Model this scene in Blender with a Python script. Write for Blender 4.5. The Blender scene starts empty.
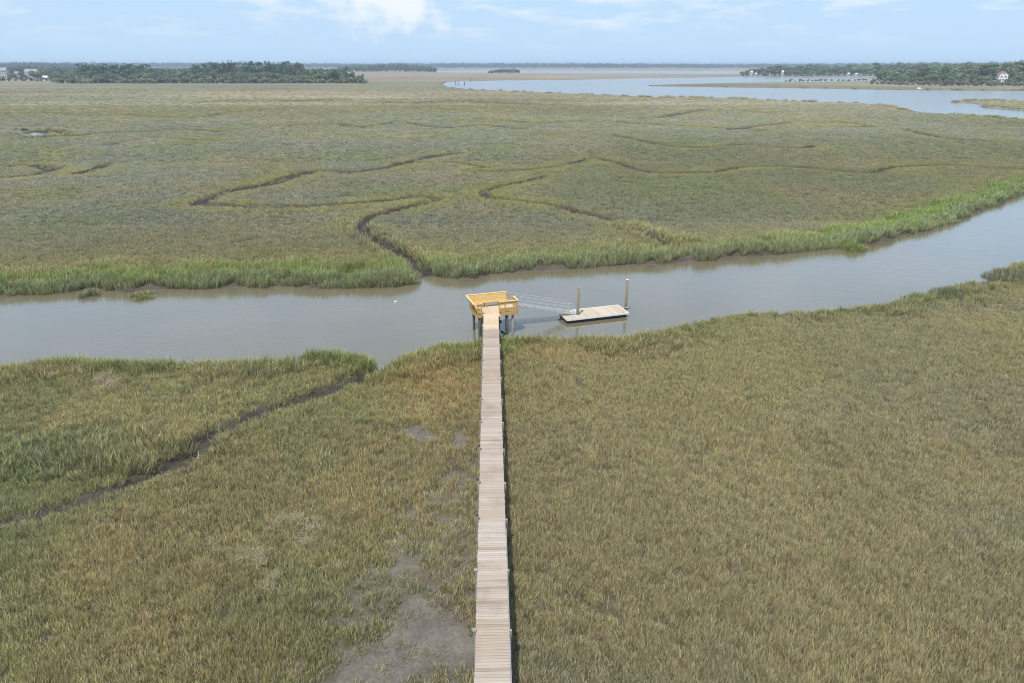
import bpy, bmesh, math, random
import numpy as np
from mathutils import Vector, Matrix
R = math.radians
rnd = random.Random(7)
rng = np.random.default_rng(11)
S = bpy.context.scene
C = S.collection

# ------------------------------------------------------------------ camera
FPX, CAMH, VH = 683.0, 22.0, 64.5
PITCH = math.atan((341.5 - VH) / FPX)
YAW = math.atan(22 * math.cos(PITCH) / FPX)
fwd = np.array([math.sin(YAW) * math.cos(PITCH), math.cos(YAW) * math.cos(PITCH), -math.sin(PITCH)])
rgt = np.array([math.cos(YAW), -math.sin(YAW), 0.0])
upv = np.cross(rgt, fwd)


def at(px, py, z=0.0):
    """point of the horizontal plane z seen at a pixel of the photograph (camera calibration)"""
    d = fwd * FPX + rgt * (px - 512) + upv * (341.5 - py)
    t = (z - CAMH) / d[2]
    return np.array([d[0] * t, d[1] * t, z])


cam = bpy.data.cameras.new('camera')
cam.sensor_width = 36.0
cam.lens = 36.0 * FPX / 1024
cam.clip_start, cam.clip_end = 0.5, 40000
camo = bpy.data.objects.new('camera', cam)
C.objects.link(camo)
m = Matrix.Identity(4)
for i in range(3):
    m[i][0], m[i][1], m[i][2] = rgt[i], upv[i], -fwd[i]
m[2][3] = CAMH
camo.matrix_world = m
S.camera = camo

# ------------------------------------------------------------------ materials


def nmat(name):
    mt = bpy.data.materials.new(name)
    mt.use_nodes = True
    nt = mt.node_tree
    for n in list(nt.nodes):
        nt.nodes.remove(n)
    out = nt.nodes.new('ShaderNodeOutputMaterial')
    b = nt.nodes.new('ShaderNodeBsdfPrincipled')
    nt.links.new(b.outputs[0], out.inputs[0])
    return mt, nt, b


def N(nt, t, **kw):
    n = nt.nodes.new(t)
    for k, v in kw.items():
        setattr(n, k, v)
    return n


def L(nt, a, b):
    nt.links.new(a, b)


def mixc(nt, fac, a, b, bt='MIX'):
    n = N(nt, 'ShaderNodeMix', data_type='RGBA', blend_type=bt)
    for sock, v in ((n.inputs[0], fac), (n.inputs[6], a), (n.inputs[7], b)):
        if hasattr(v, 'links') or isinstance(v, bpy.types.NodeSocket):
            L(nt, v, sock)
        elif isinstance(v, (int, float)):
            sock.default_value = v
        else:
            sock.default_value = (*v, 1)
    return n.outputs[2]


def mrange(nt, v, a, b, c, d):
    n = N(nt, 'ShaderNodeMapRange')
    L(nt, v, n.inputs[0])
    for i, q in enumerate((a, b, c, d)):
        n.inputs[i + 1].default_value = q
    return n.outputs[0]


def noise(nt, scale, detail=3, vec=None, rough=.55):
    n = N(nt, 'ShaderNodeTexNoise')
    n.inputs['Scale'].default_value = scale
    n.inputs['Detail'].default_value = detail
    n.inputs['Roughness'].default_value = rough
    if vec is not None:
        L(nt, vec, n.inputs['Vector'])
    return n.outputs[0]


def plain(name, c1, c2, scale=3.0, rough=.7, metal=0.0, stretch=None, bump=0.0):
    """two tones of one colour mottled by object-space noise"""
    mt, nt, b = nmat(name)
    tc = N(nt, 'ShaderNodeTexCoord')
    vec = tc.outputs['Object']
    if stretch:
        mp = N(nt, 'ShaderNodeMapping')
        mp.inputs['Scale'].default_value = stretch
        L(nt, vec, mp.inputs[0])
        vec = mp.outputs[0]
    f = noise(nt, scale, 4, vec)
    L(nt, mixc(nt, mrange(nt, f, .3, .7, 0, 1), c1, c2), b.inputs['Base Color'])
    b.inputs['Roughness'].default_value = rough
    b.inputs['Metallic'].default_value = metal
    if bump:
        bp = N(nt, 'ShaderNodeBump')
        bp.inputs['Strength'].default_value = bump
        L(nt, f, bp.inputs['Height'])
        L(nt, bp.outputs[0], b.inputs['Normal'])
    return mt


def plank_mat(name, ramp, dirt=.25):
    """planks: colour by the per-face 'tone' attribute, grain along the board, stains"""
    mt, nt, b = nmat(name)
    at_ = N(nt, 'ShaderNodeAttribute', attribute_name='tone')
    cr = N(nt, 'ShaderNodeValToRGB')
    L(nt, at_.outputs['Fac'], cr.inputs[0])
    e = cr.color_ramp.elements
    e[0].position, e[0].color = ramp[0][0], (*ramp[0][1], 1)
    e[1].position, e[1].color = ramp[-1][0], (*ramp[-1][1], 1)
    for p, c in ramp[1:-1]:
        q = e.new(p)
        q.color = (*c, 1)
    tc = N(nt, 'ShaderNodeTexCoord')
    mp = N(nt, 'ShaderNodeMapping')
    mp.inputs['Scale'].default_value = (1.2, 22, 6)
    L(nt, tc.outputs['Object'], mp.inputs[0])
    g = noise(nt, 2.0, 4, mp.outputs[0])
    d = noise(nt, .9, 4, tc.outputs['Object'])
    c = mixc(nt, mrange(nt, g, .35, .75, 0, .45), cr.outputs[0], (.62, .60, .57), 'MULTIPLY')
    c = mixc(nt, mrange(nt, d, .5, .75, 0, dirt * 1.6), c, (.55, .48, .42), 'MULTIPLY')
    L(nt, c, b.inputs['Base Color'])
    b.inputs['Roughness'].default_value = .75
    return mt


def leaf_mat(name, c_dark, c_light, obj_var=.25, translucent=.25, attr='tone'):
    mt, nt, b = nmat(name)
    a = N(nt, 'ShaderNodeAttribute', attribute_name=attr)
    oi = N(nt, 'ShaderNodeObjectInfo')
    c = mixc(nt, a.outputs['Fac'], c_dark, c_light)
    hs = N(nt, 'ShaderNodeHueSaturation')
    L(nt, c, hs.inputs['Color'])
    L(nt, mrange(nt, oi.outputs['Random'], 0, 1, .5 - .07 * obj_var * 2, .5 + .02), hs.inputs['Hue'])
    L(nt, mrange(nt, oi.outputs['Random'], 0, 1, 1 - obj_var, 1 + obj_var), hs.inputs['Value'])
    L(nt, hs.outputs[0], b.inputs['Base Color'])
    b.inputs['Roughness'].default_value = .65
    b.inputs['Specular IOR Level'].default_value = .25
    out = [n for n in nt.nodes if n.type == 'OUTPUT_MATERIAL'][0]
    tr = N(nt, 'ShaderNodeBsdfTranslucent')
    L(nt, hs.outputs[0], tr.inputs[0])
    mx = N(nt, 'ShaderNodeMixShader')
    mx.inputs[0].default_value = translucent
    L(nt, b.outputs[0], mx.inputs[1])
    L(nt, tr.outputs[0], mx.inputs[2])
    L(nt, mx.outputs[0], out.inputs[0])
    return mt


def grass_mat(src='INSTANCER'):
    """blade colour: the clump's own colour (set per clump) varied blade by blade"""
    mt, nt, b = nmat('grass')
    t = N(nt, 'ShaderNodeAttribute', attribute_name='tint', attribute_type=src)
    a = N(nt, 'ShaderNodeAttribute', attribute_name='tone')
    sp = N(nt, 'ShaderNodeSeparateColor')
    L(nt, a.outputs['Color'], sp.inputs[0])
    c = mixc(nt, mrange(nt, sp.outputs[0], 0, 1, 0, .85), mixc(nt, 1.0, t.outputs['Color'], (.36, .39, .30), 'MULTIPLY'),
             mixc(nt, 1.0, t.outputs['Color'], (1.85, 1.78, 1.72), 'MULTIPLY'))
    c = mixc(nt, sp.outputs[1], c, (.46, .39, .26))          # dead straw blades
    c = mixc(nt, sp.outputs[2], c, (.135, .105, .075))       # brown stem bases of tall cordgrass
    L(nt, c, b.inputs['Base Color'])
    b.inputs['Roughness'].default_value = .6
    b.inputs['Specular IOR Level'].default_value = .3
    out = [n for n in nt.nodes if n.type == 'OUTPUT_MATERIAL'][0]
    tr = N(nt, 'ShaderNodeBsdfTranslucent')
    L(nt, c, tr.inputs[0])
    mx = N(nt, 'ShaderNodeMixShader')
    mx.inputs[0].default_value = .3
    L(nt, b.outputs[0], mx.inputs[1])
    L(nt, tr.outputs[0], mx.inputs[2])
    L(nt, mx.outputs[0], out.inputs[0])
    return mt


M = {}
M['deck'] = plank_mat('weathered_planks', [(0, (.335, .265, .20)), (.35, (.395, .32, .25)), (.7, (.43, .365, .30)), (1, (.49, .435, .38))])
M['dockdeck'] = plank_mat('dock_planks', [(0, (.49, .39, .285)), (1, (.62, .535, .425))], .15)
M['newdeck'] = plank_mat('fresh_planks', [(0, (.54, .40, .25)), (1, (.64, .51, .35))], .1)
M['yellow'] = plain('fresh_yellow_pine', (.50, .315, .100), (.60, .40, .145), 2.5, .6)
M['yellowcap'] = plain('fresh_pine_cap', (.70, .48, .20), (.78, .56, .27), 2.5, .6)
M['oldwood'] = plain('grey_treated_wood', (.24, .21, .17), (.36, .32, .27), 4, .85, stretch=(1, 1, .3))
M['darkwood'] = plain('wet_piling_wood', (.05, .042, .034), (.10, .085, .065), 4, .7, stretch=(3, 3, .4))
M['pile'] = plain('treated_pile_wood', (.165, .138, .082), (.25, .21, .135), 5, .8, stretch=(3, 3, .3))
M['alu'] = plain('aluminium', (.62, .63, .65), (.75, .76, .78), 6, .35, .6)
M['grate'] = plain('aluminium_grating', (.42, .43, .45), (.55, .56, .58), 9, .5, .4)
M['siding'] = plain('white_siding', (.52, .53, .53), (.62, .62, .61), 2, .6)
M['white'] = plain('white_paint', (.72, .72, .70), (.82, .82, .80), 3, .5)
M['cream'] = plain('pale_siding', (.58, .58, .56), (.68, .68, .66), 2, .7)
M['black'] = plain('black_float_plastic', (.012, .012, .013), (.03, .03, .03), 4, .5)
M['pipe'] = plain('dark_metal', (.02, .02, .024), (.05, .05, .055), 5, .5)
M['glass'] = plain('window_glass', (.035, .045, .055), (.06, .07, .085), 2, .12)
M['greyroof'] = plain('grey_shingle', (.22, .23, .25), (.32, .33, .35), 6, .8)
M['redroof'] = plain('red_brown_roof', (.30, .10, .07), (.40, .16, .11), 5, .8)
M['whiteroof'] = plain('white_metal_roof', (.55, .56, .57), (.64, .64, .64), 3, .5)
M['bark'] = plain('bark', (.10, .075, .055), (.17, .135, .10), 1.2, .9)
M['pine'] = leaf_mat('pine_needles', (.068, .108, .052), (.150, .200, .095))
M['oak'] = leaf_mat('oak_leaves', (.105, .148, .070), (.225, .270, .125))
M['shrub'] = leaf_mat('shrub_leaves', (.125, .140, .100), (.30, .305, .21))
M['farwood'] = leaf_mat('far_wood_leaves', (.045, .07, .038), (.115, .145, .07))
M['grass'] = grass_mat()
M['tussock'] = grass_mat('GEOMETRY')
M['orange'] = plain('faded_buoy_foam', (.75, .74, .70), (.82, .81, .78), 8, .6)

# ------------------------------------------------------------------ mesh helper


class MB:
    def __init__(s):
        s.v, s.f, s.t = [], [], []

    def box(s, c, d, rz=0.0, tone=None, tilt=0.0):
        hx, hy, hz = d[0] / 2, d[1] / 2, d[2] / 2
        mt = Matrix.Rotation(rz, 3, 'Z') @ Matrix.Rotation(tilt, 3, 'X')
        b = len(s.v)
        for z in (-hz, hz):
            for x, y in ((-hx, -hy), (hx, -hy), (hx, hy), (-hx, hy)):
                s.v.append(tuple(mt @ Vector((x, y, z)) + Vector(c)))
        for q in ((3, 2, 1, 0), (4, 5, 6, 7), (0, 1, 5, 4), (1, 2, 6, 5), (2, 3, 7, 6), (3, 0, 4, 7)):
            s.f.append([b + i for i in q])
            s.t.append(rnd.random() if tone is None else tone)
        return s

    def beam(s, a, b, w, h):
        """box section w x h between two points, h upright"""
        a, b = Vector(a), Vector(b)
        d = (b - a).normalized()
        sd = d.cross(Vector((0, 0, 1)))
        if sd.length < 1e-4:
            sd = Vector((1, 0, 0))
        sd.normalize()
        u = sd.cross(d)
        k = len(s.v)
        for p in (a, b):
            for x, z in ((-1, -1), (1, -1), (1, 1), (-1, 1)):
                s.v.append(tuple(p + sd * (x * w / 2) + u * (z * h / 2)))
        for q in ((0, 1, 2, 3), (7, 6, 5, 4), (4, 5, 1, 0), (5, 6, 2, 1), (6, 7, 3, 2), (7, 4, 0, 3)):
            s.f.append([k + i for i in q])
            s.t.append(rnd.random())
        return s

    def tube(s, a, b, r0, r1=None, n=8):
        r1 = r0 if r1 is None else r1
        a, b = Vector(a), Vector(b)
        d = (b - a).normalized()
        x = d.orthogonal().normalized()
        y = d.cross(x)
        k = len(s.v)
        for p, r in ((a, r0), (b, r1)):
            for i in range(n):
                an = 2 * math.pi * i / n
                s.v.append(tuple(p + x * (r * math.cos(an)) + y * (r * math.sin(an))))
        for i in range(n):
            j = (i + 1) % n
            s.f.append([k + i, k + j, k + n + j, k + n + i])
            s.t.append(.5)
        s.f.append([k + i for i in range(n)][::-1])
        s.f.append([k + n + i for i in range(n)])
        s.t += [.5, .5]
        return s

    def poly(s, pts, tone=None):
        k = len(s.v)
        s.v += [tuple(p) for p in pts]
        s.f.append(list(range(k, k + len(pts))))
        s.t.append(rnd.random() if tone is None else tone)
        return s

    def mesh(s, name, mat, smooth=False):
        me = bpy.data.meshes.new(name)
        me.from_pydata(s.v, [], s.f)
        at_ = me.attributes.new('tone', 'FLOAT', 'FACE')
        at_.data.foreach_set('value', s.t)
        me.materials.append(mat)
        if smooth:
            me.polygons.foreach_set('use_smooth', [True] * len(me.polygons))
        me.validate()
        me.update()
        return me

    def build(s, name, mat, parent=None, smooth=False, label=None):
        o = bpy.data.objects.new(name, s.mesh(name, mat, smooth))
        C.objects.link(o)
        if parent:
            o.parent = parent
        if label:
            o['label'] = label
        return o


def tag(o, label=None, cat=None, group=None, kind=None):
    for k, v in (('label', label), ('category', cat), ('group', group), ('kind', kind)):
        if v:
            o[k] = v
    return o


def thing(name, label, cat, loc=(0, 0, 0), rz=0.0, group=None):
    o = bpy.data.objects.new(name, None)
    o.empty_display_size = .3
    C.objects.link(o)
    o.location = loc
    o.rotation_euler = (0, 0, rz)
    return tag(o, label, cat, group)


def part(name, mesh, parent, loc=(0, 0, 0), rz=0.0):
    o = bpy.data.objects.new(name, mesh)
    C.objects.link(o)
    o.parent = parent
    o.location = loc
    o.rotation_euler = (0, 0, rz)
    return o


# ------------------------------------------------------------------ numeric fields
def vnoise(x, y, seed):
    xi, yi = np.floor(x), np.floor(y)
    fx, fy = x - xi, y - yi
    fx, fy = fx * fx * (3 - 2 * fx), fy * fy * (3 - 2 * fy)

    def h(a, b):
        s = np.sin(a * 127.1 + b * 311.7 + seed * 74.7) * 43758.5453
        return s - np.floor(s)
    return (h(xi, yi) * (1 - fx) + h(xi + 1, yi) * fx) * (1 - fy) + (h(xi, yi + 1) * (1 - fx) + h(xi + 1, yi + 1) * fx) * fy


def fbm(x, y, size, seed, oct=4):
    a, t, s, f = .5, 0, 0, 1 / size
    for i in range(oct):
        t = t + a * vnoise(x * f + 17.3 * i, y * f - 9.1 * i, seed + i)
        s += a
        a *= .5
        f *= 2.03
    return t / s


def sst(a, b, x):
    t = np.clip((x - a) / (b - a), 0, 1)
    return t * t * (3 - 2 * t)


def sdf(X, Y, P):
    """signed distance to a polygon: negative inside"""
    P = np.asarray(P)[:, :2]
    d2 = np.full(X.shape, 1e18)
    ins = np.zeros(X.shape, bool)
    n = len(P)
    for i in range(n):
        ax, ay = P[i]
        bx, by = P[(i + 1) % n]
        ex, ey = bx - ax, by - ay
        L2 = ex * ex + ey * ey
        if L2 < 1e-9:
            continue
        t = np.clip(((X - ax) * ex + (Y - ay) * ey) / L2, 0, 1)
        d2 = np.minimum(d2, (X - ax - t * ex) ** 2 + (Y - ay - t * ey) ** 2)
        if ay != by:
            c = (ay > Y) != (by > Y)
            ins ^= c & (X < (bx - ax) * (Y - ay) / (by - ay) + ax)
    d = np.sqrt(d2)
    return np.where(ins, -d, d)


def spline(P, k=5):
    P = [np.asarray(p, float) for p in P]
    out = []
    for i in range(len(P) - 1):
        p0, p1, p2, p3 = P[max(i - 1, 0)], P[i], P[i + 1], P[min(i + 2, len(P) - 1)]
        for j in range(k):
            t = j / k
            out.append(.5 * (2 * p1 + (p2 - p0) * t + (2 * p0 - 5 * p1 + 4 * p2 - p3) * t * t + (3 * p1 - p0 - 3 * p2 + p3) * t ** 3))
    out.append(P[-1])
    return out


def pline(X, Y, P, W):
    """distance to a polyline divided by its local half width; also the plain distance"""
    P = np.asarray(P)[:, :2]
    best = np.full(X.shape, 1e9)
    bd = np.full(X.shape, 1e9)
    for i in range(len(P) - 1):
        ax, ay = P[i]
        ex, ey = P[i + 1] - P[i]
        L2 = ex * ex + ey * ey + 1e-9
        t = np.clip(((X - ax) * ex + (Y - ay) * ey) / L2, 0, 1)
        d = np.sqrt((X - ax - t * ex) ** 2 + (Y - ay - t * ey) ** 2)
        w = W[i] * (1 - t) + W[i + 1] * t
        best = np.minimum(best, d / w)
        bd = np.minimum(bd, d - w)
    return best, bd


WL = -.55   # water level


def g(pts, z=0.0, dv=0):
    return [at(x, y + dv, z) for x, y in pts]


far_bank = [(-260, 305), (-120, 300), (0, 297), (40, 294.5), (62, 294), (78, 293), (88, 289.5), (110, 291), (128, 293), (150, 291), (172, 289), (200, 289), (240, 288), (262, 289),
            (275, 285.5), (290, 285), (306, 287.5), (330, 288.5), (360, 288.5), (390, 288), (410, 286), (420, 283), (428, 277), (438, 276), (447, 278),
            (458, 279.5), (475, 281), (484, 277.5), (495, 274), (512, 274), (530, 273), (548, 270.5), (562, 271), (585, 269), (600, 267.5), (620, 267), (640, 265),
            (665, 264), (690, 262), (712, 261.5), (724, 260), (732, 256.5), (752, 256), (775, 254.5), (790, 254), (812, 252), (830, 249.5), (850, 247.5), (870, 245),
            (890, 241), (905, 238.5), (925, 231), (940, 226), (958, 220), (975, 212.5), (990, 208), (1005, 203), (1024, 194), (1060, 184), (1120, 172), (1300, 150)]
near_bank = [(1300, 185), (1200, 205), (1100, 232), (1050, 252), (1024, 261), (1010, 264), (1000, 270), (994, 279), (985, 283), (968, 281), (952, 284), (940, 290), (925, 290.5), (906, 297), (880, 303),
             (840, 307), (800, 310), (762, 309.5), (730, 312.5), (700, 320), (680, 326), (650, 331.5), (630, 335.5), (610, 338), (580, 336.5), (560, 335.5), (530, 337.5), (508, 339),
             (490, 341), (470, 342.5), (440, 344), (415, 349), (395, 356), (384, 363), (377, 364), (370, 358), (350, 354), (330, 351), (300, 355), (270, 359), (240, 361), (200, 359), (160, 360),
             (120, 361), (90, 358), (60, 358), (30, 363), (0, 369), (-120, 385), (-260, 400)]
creek = [at(x, y, WL) for x, y in far_bank] + g(near_bank, 0, 0)
# the wide river beyond the marsh
river = g([(443, 84), (448, 86.5), (458, 88), (470, 89), (500, 90.2), (540, 92), (590, 94), (625, 95.3), (652, 96.6), (656, 97.3), (664, 96.2), (700, 97), (740, 98), (800, 101), (835, 102), (862, 103), (888, 105),
           (905, 108), (915, 110.5), (930, 113), (955, 114.5), (980, 115.5), (1024, 119), (1150, 131), (1150, 85), (1024, 90.2), (970, 90), (905, 89.5), (880, 89.2), (860, 88.7), (820, 88), (780, 87.4), (740, 87), (700, 86.4), (650, 85.6),
           (647, 85), (665, 84.3), (700, 83.4), (745, 82.6), (790, 82), (830, 81.4), (870, 80.6), (900, 79.4), (912, 78.4), (896, 77.4), (870, 77), (800, 76.4), (742, 76), (720, 76.8), (690, 77.3), (650, 77.5), (620, 78.3), (560, 79.5), (500, 79.9), (478, 80.6),
           (462, 80.3), (446, 82)])
islet = g([(946, 101.2), (960, 100), (985, 99.6), (1024, 100), (1150, 102), (1150, 118), (1060, 112), (1024, 110), (1005, 108.4), (985, 106.8), (978, 105.6), (984, 104.2), (970, 102.4), (955, 102)])
sound = g([(437, 72.4), (480, 72.7), (520, 73.0), (560, 73.4), (620, 73.2), (680, 73.6), (745, 73.8), (745, 70.6), (600, 70.3), (480, 70.2), (437, 70.4)])
left_pool = g([(26, 132), (33, 130.8), (40, 132), (45, 134.5), (38, 136.5), (32, 136)])
slough = g([(-40, 146), (0, 145.5)])

ditches = []      # (world polyline, half widths, depth)


def ditch(pts, w0, w1, depth, dv=0, k=5, z=0.0):
    P = spline([at(x, y + dv, z) for x, y in pts], k)
    W = np.linspace(w0, w1, len(P)) * np.clip(np.array([p[1] for p in P]) / 95, 1.0, 1.55)
    ditches.append((P, W, depth))


ditch([(432, 284), (424, 273), (414, 265), (400, 255), (385, 247), (372, 240), (364, 233), (362, 227), (368, 219), (385, 213.5), (405, 208), (424, 204), (437, 200)], 1.25, 1.0, .52)
ditch([(437, 200), (420, 198), (395, 200), (360, 203.5), (320, 206.5), (280, 207), (240, 207), (212, 205), (198, 204), (210, 199), (228, 192.5), (250, 188), (265, 186), (280, 181), (297, 176), (311, 172.5)], 1.0, 1.6, .55)
ditch([(311, 172.5), (330, 171.5), (350, 172.5), (372, 170.5), (388, 168), (402, 164), (420, 160), (436, 156.5), (455, 154)], 1.0, 1.3, .55)
ditch([(402, 164), (430, 163), (455, 163), (472, 165), (484, 168)], .9, .7, .5)
ditch([(668, 248), (655, 240), (640, 233), (625, 228), (605, 219), (580, 213), (555, 207), (530, 203), (505, 200), (491, 199), (485, 193), (497, 188), (520, 183), (545, 177)], 1.1, .7, .55)
ditch([(480, 172), (510, 171.5), (540, 169), (560, 166), (575, 163), (587, 159.5), (605, 161), (623, 165), (640, 171), (660, 173.5), (690, 173), (715, 172), (738, 168), (770, 166.5), (800, 168), (830, 171), (868, 173), (890, 168), (915, 166), (950, 165.5), (985, 168), (1030, 170)], .8, .9, .55)
ditch([(612, 136), (640, 141), (665, 146), (690, 148), (715, 147), (745, 145), (770, 147), (800, 148.5), (812, 146)], .9, 1.1, .6)
ditch([(640, 119), (665, 117), (690, 112), (715, 110), (740, 110.5), (765, 113), (790, 112)], 2.0, 2.2, .5)
ditch([(730, 130), (760, 126), (800, 122), (840, 123), (870, 127), (820, 127)], 1.6, 1.4, .5)
ditch([(470, 118), (500, 121), (540, 123), (600, 121), (640, 124), (720, 128), (760, 131)], 2.2, 2.2, .5)
ditch([(0, 178.5), (18, 177), (35, 175), (48, 172), (50, 169), (30, 166), (10, 167)], 1.2, 1.3, .55)
ditch([(78, 174), (90, 171), (98, 168), (108, 165)], 1.2, 1.0, .55)
ditch([(-40, 112), (0, 114), (40, 113), (80, 115), (112, 113), (140, 116), (190, 118), (230, 113), (262, 110), (300, 108)], 2.0, 1.6, .55)
ditch([(40, 130), (70, 136), (95, 134), (140, 132), (180, 130), (220, 132)], 1.4, 1.6, .55)
ditch([(65, 152), (90, 148), (120, 143), (160, 139), (200, 141), (240, 140)], 1.5, 1.0, .45)
ditch([(290, 126), (330, 124), (360, 127), (400, 123), (440, 128), (480, 126), (520, 129)], 1.6, 1.5, .6)
ditch([(380, 102), (420, 103), (460, 101), (520, 104), (580, 106)], 3.2, 3.2, .5)
ditch([(200, 102), (250, 100), (300, 101), (345, 99)], 3.2, 3.2, .5)
ditch([(905, 130), (940, 138), (980, 141), (1030, 143)], 1.4, 1.4, .6)
# tributary on the near side
ditch([(386, 362), (377, 370), (368, 376), (352, 383), (330, 391), (300, 401), (272, 409), (250, 417), (230, 426), (212, 434), (204, 441), (196, 450), (180, 461), (160, 471), (135, 482), (105, 493), (80, 503), (50, 512), (20, 521), (-30, 534), (-90, 550)], .9, .65, .58, 0, 5)
EDGE_D = ditches[-1]

pans = [g(p) for p in (
    [(394, 428), (408, 424), (420, 425), (434, 430), (444, 436), (436, 442), (420, 440), (405, 436)],
    [(446, 433), (461, 430), (467, 440), (468, 456), (463, 468), (454, 465), (450, 450), (444, 442)],
    [(442, 492), (455, 486), (470, 484), (474, 492), (468, 502), (450, 506)],
    [(385, 572), (398, 566), (407, 580), (405, 596), (396, 606), (386, 594)],
    [(396, 612), (405, 600), (425, 602), (445, 600), (466, 604), (472, 620), (474, 645), (470, 668), (452, 672), (436, 664), (415, 676), (395, 690), (350, 700), (336, 690), (346, 662), (362, 645), (384, 630)])]
flat_pale = g([(62, 152), (80, 147), (105, 144), (130, 140.5), (165, 137), (190, 138.5), (170, 142), (140, 145), (115, 148), (90, 151)])
wracks = [g(p) for p in (
    [(98, 378), (106, 374), (114, 379), (122, 386), (116, 389), (106, 385)],
    [(214, 552), (232, 548), (248, 551), (262, 556), (272, 566), (277, 580), (280, 598), (272, 604), (264, 592), (256, 574), (246, 566), (228, 562)],
    [(268, 530), (282, 521), (298, 520), (308, 527), (306, 533), (296, 527), (283, 527), (276, 533)],
    [(298, 536), (314, 540), (318, 552), (308, 560), (302, 552), (306, 545)])]


def fields(X, Y):
    """terrain height and the masks of the ground cover at world points"""
    F = {}
    Z = (fbm(X, Y, 7, 3, 3) - .5) * .16 + (fbm(X, Y, 60, 5, 2) - .5) * .12
    edge = (fbm(X, Y, 3.2, 21, 3) - .5) * 1.7 + (fbm(X, Y, 11, 22, 2) - .5) * 1.4
    near = Y < 420
    sc = np.full(X.shape, 1e3)
    sc[near] = sdf(X[near], Y[near], creek)
    far = Y > 200
    sr = np.full(X.shape, 1e3)
    if far.any():
        xf, yf = X[far], Y[far]
        s1 = sdf(xf, yf, river)
        s2 = sdf(xf, yf, islet)
        s1 = np.where(s2 < 4, np.maximum(s1, -s2), s1)
        s3 = sdf(xf, yf, sound)
        s4 = sdf(xf, yf, left_pool)
        sr[far] = np.minimum(np.minimum(s1, s3), s4)
    sw = np.minimum(sc + edge * np.where(Y > 60 + np.maximum(X, 0) * .38, .85, .5), np.where(Y > 450, sr * .5, sr))
    F['creek'] = sc
    F['river'] = sr
    # bank profile: bed, mud slope, edge of the turf
    prof = np.where(sw < 0, np.maximum(WL - .10 + sw * .35, -2.6), WL - .10 + sst(0, 1.1, sw) * .35 + sst(.8, 1.5, sw) * .30)
    k = sst(1.2, 1.7, sw)
    Z = prof * (1 - k) + Z * k
    F['bank'] = sw
    dn = np.full(X.shape, 1e3)    # signed distance to the nearest ditch edge
    for P, W, dep in ditches:
        A = np.asarray(P)
        lo, hi = A.min(0) - 14, A.max(0) + 14
        b = (X > lo[0]) & (X < hi[0]) & (Y > lo[1]) & (Y < hi[1])
        if not b.any():
            continue
        wob = np.clip(1 + (fbm(X[b], Y[b], 4, 31, 3) - .5) * 1.7 + (fbm(X[b], Y[b], 14, 33, 2) - .5) * .8, .45, 1.5)
        u, d = pline(X[b], Y[b], P, np.asarray(W))
        u = u / wob
        Z[b] = np.minimum(Z[b], Z[b] * 0 + .05 - dep * (1 - sst(.55, 1.08, u)) - 0.0)
        dn[b] = np.minimum(dn[b], np.where(u < 1, (u - 1) * 1.0, d))
    F['ditch'] = dn
    pan = np.zeros(X.shape)
    wr = np.zeros(X.shape)
    b = (Y < 60) & (X < 3)
    if b.any():
        nz = (fbm(X[b], Y[b], 1.6, 41, 3) - .5) * 2.0
        q = np.full(b.sum(), 9.0)
        for P in pans:
            q = np.minimum(q, sdf(X[b], Y[b], P))
        pan[b] = 1 - sst(-.12, .16, q + nz * 1.0)
        q = np.full(b.sum(), 9.0)
        for P in wracks:
            q = np.minimum(q, sdf(X[b], Y[b], P))
        wr[b] = 1 - sst(-.2, .5, q + nz * .6)
    lo = sst(-8.5, -5.5, X + (fbm(X, Y, 3, 44, 2) - .5) * 4) * sst(-.4, -1.0, X) * sst(37, 32, Y) * (1 - .55 * sst(.45, .6, fbm(X, Y, 2.2, 45, 3)))
    F['loose'] = lo
    F['pan'], F['wrack'] = pan, wr
    pf = np.zeros(X.shape)
    b = (Y > 150) & (Y < 300) & (X < -60)
    if b.any():
        pf[b] = 1 - sst(-1, 3, sdf(X[b], Y[b], flat_pale) + (fbm(X[b], Y[b], 6, 43, 3) - .5) * 12)
    F['pale'] = pf
    Z = Z - pan * .06
    F['z'] = Z
    return F


def c3(*c):
    return np.array(c)


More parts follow.
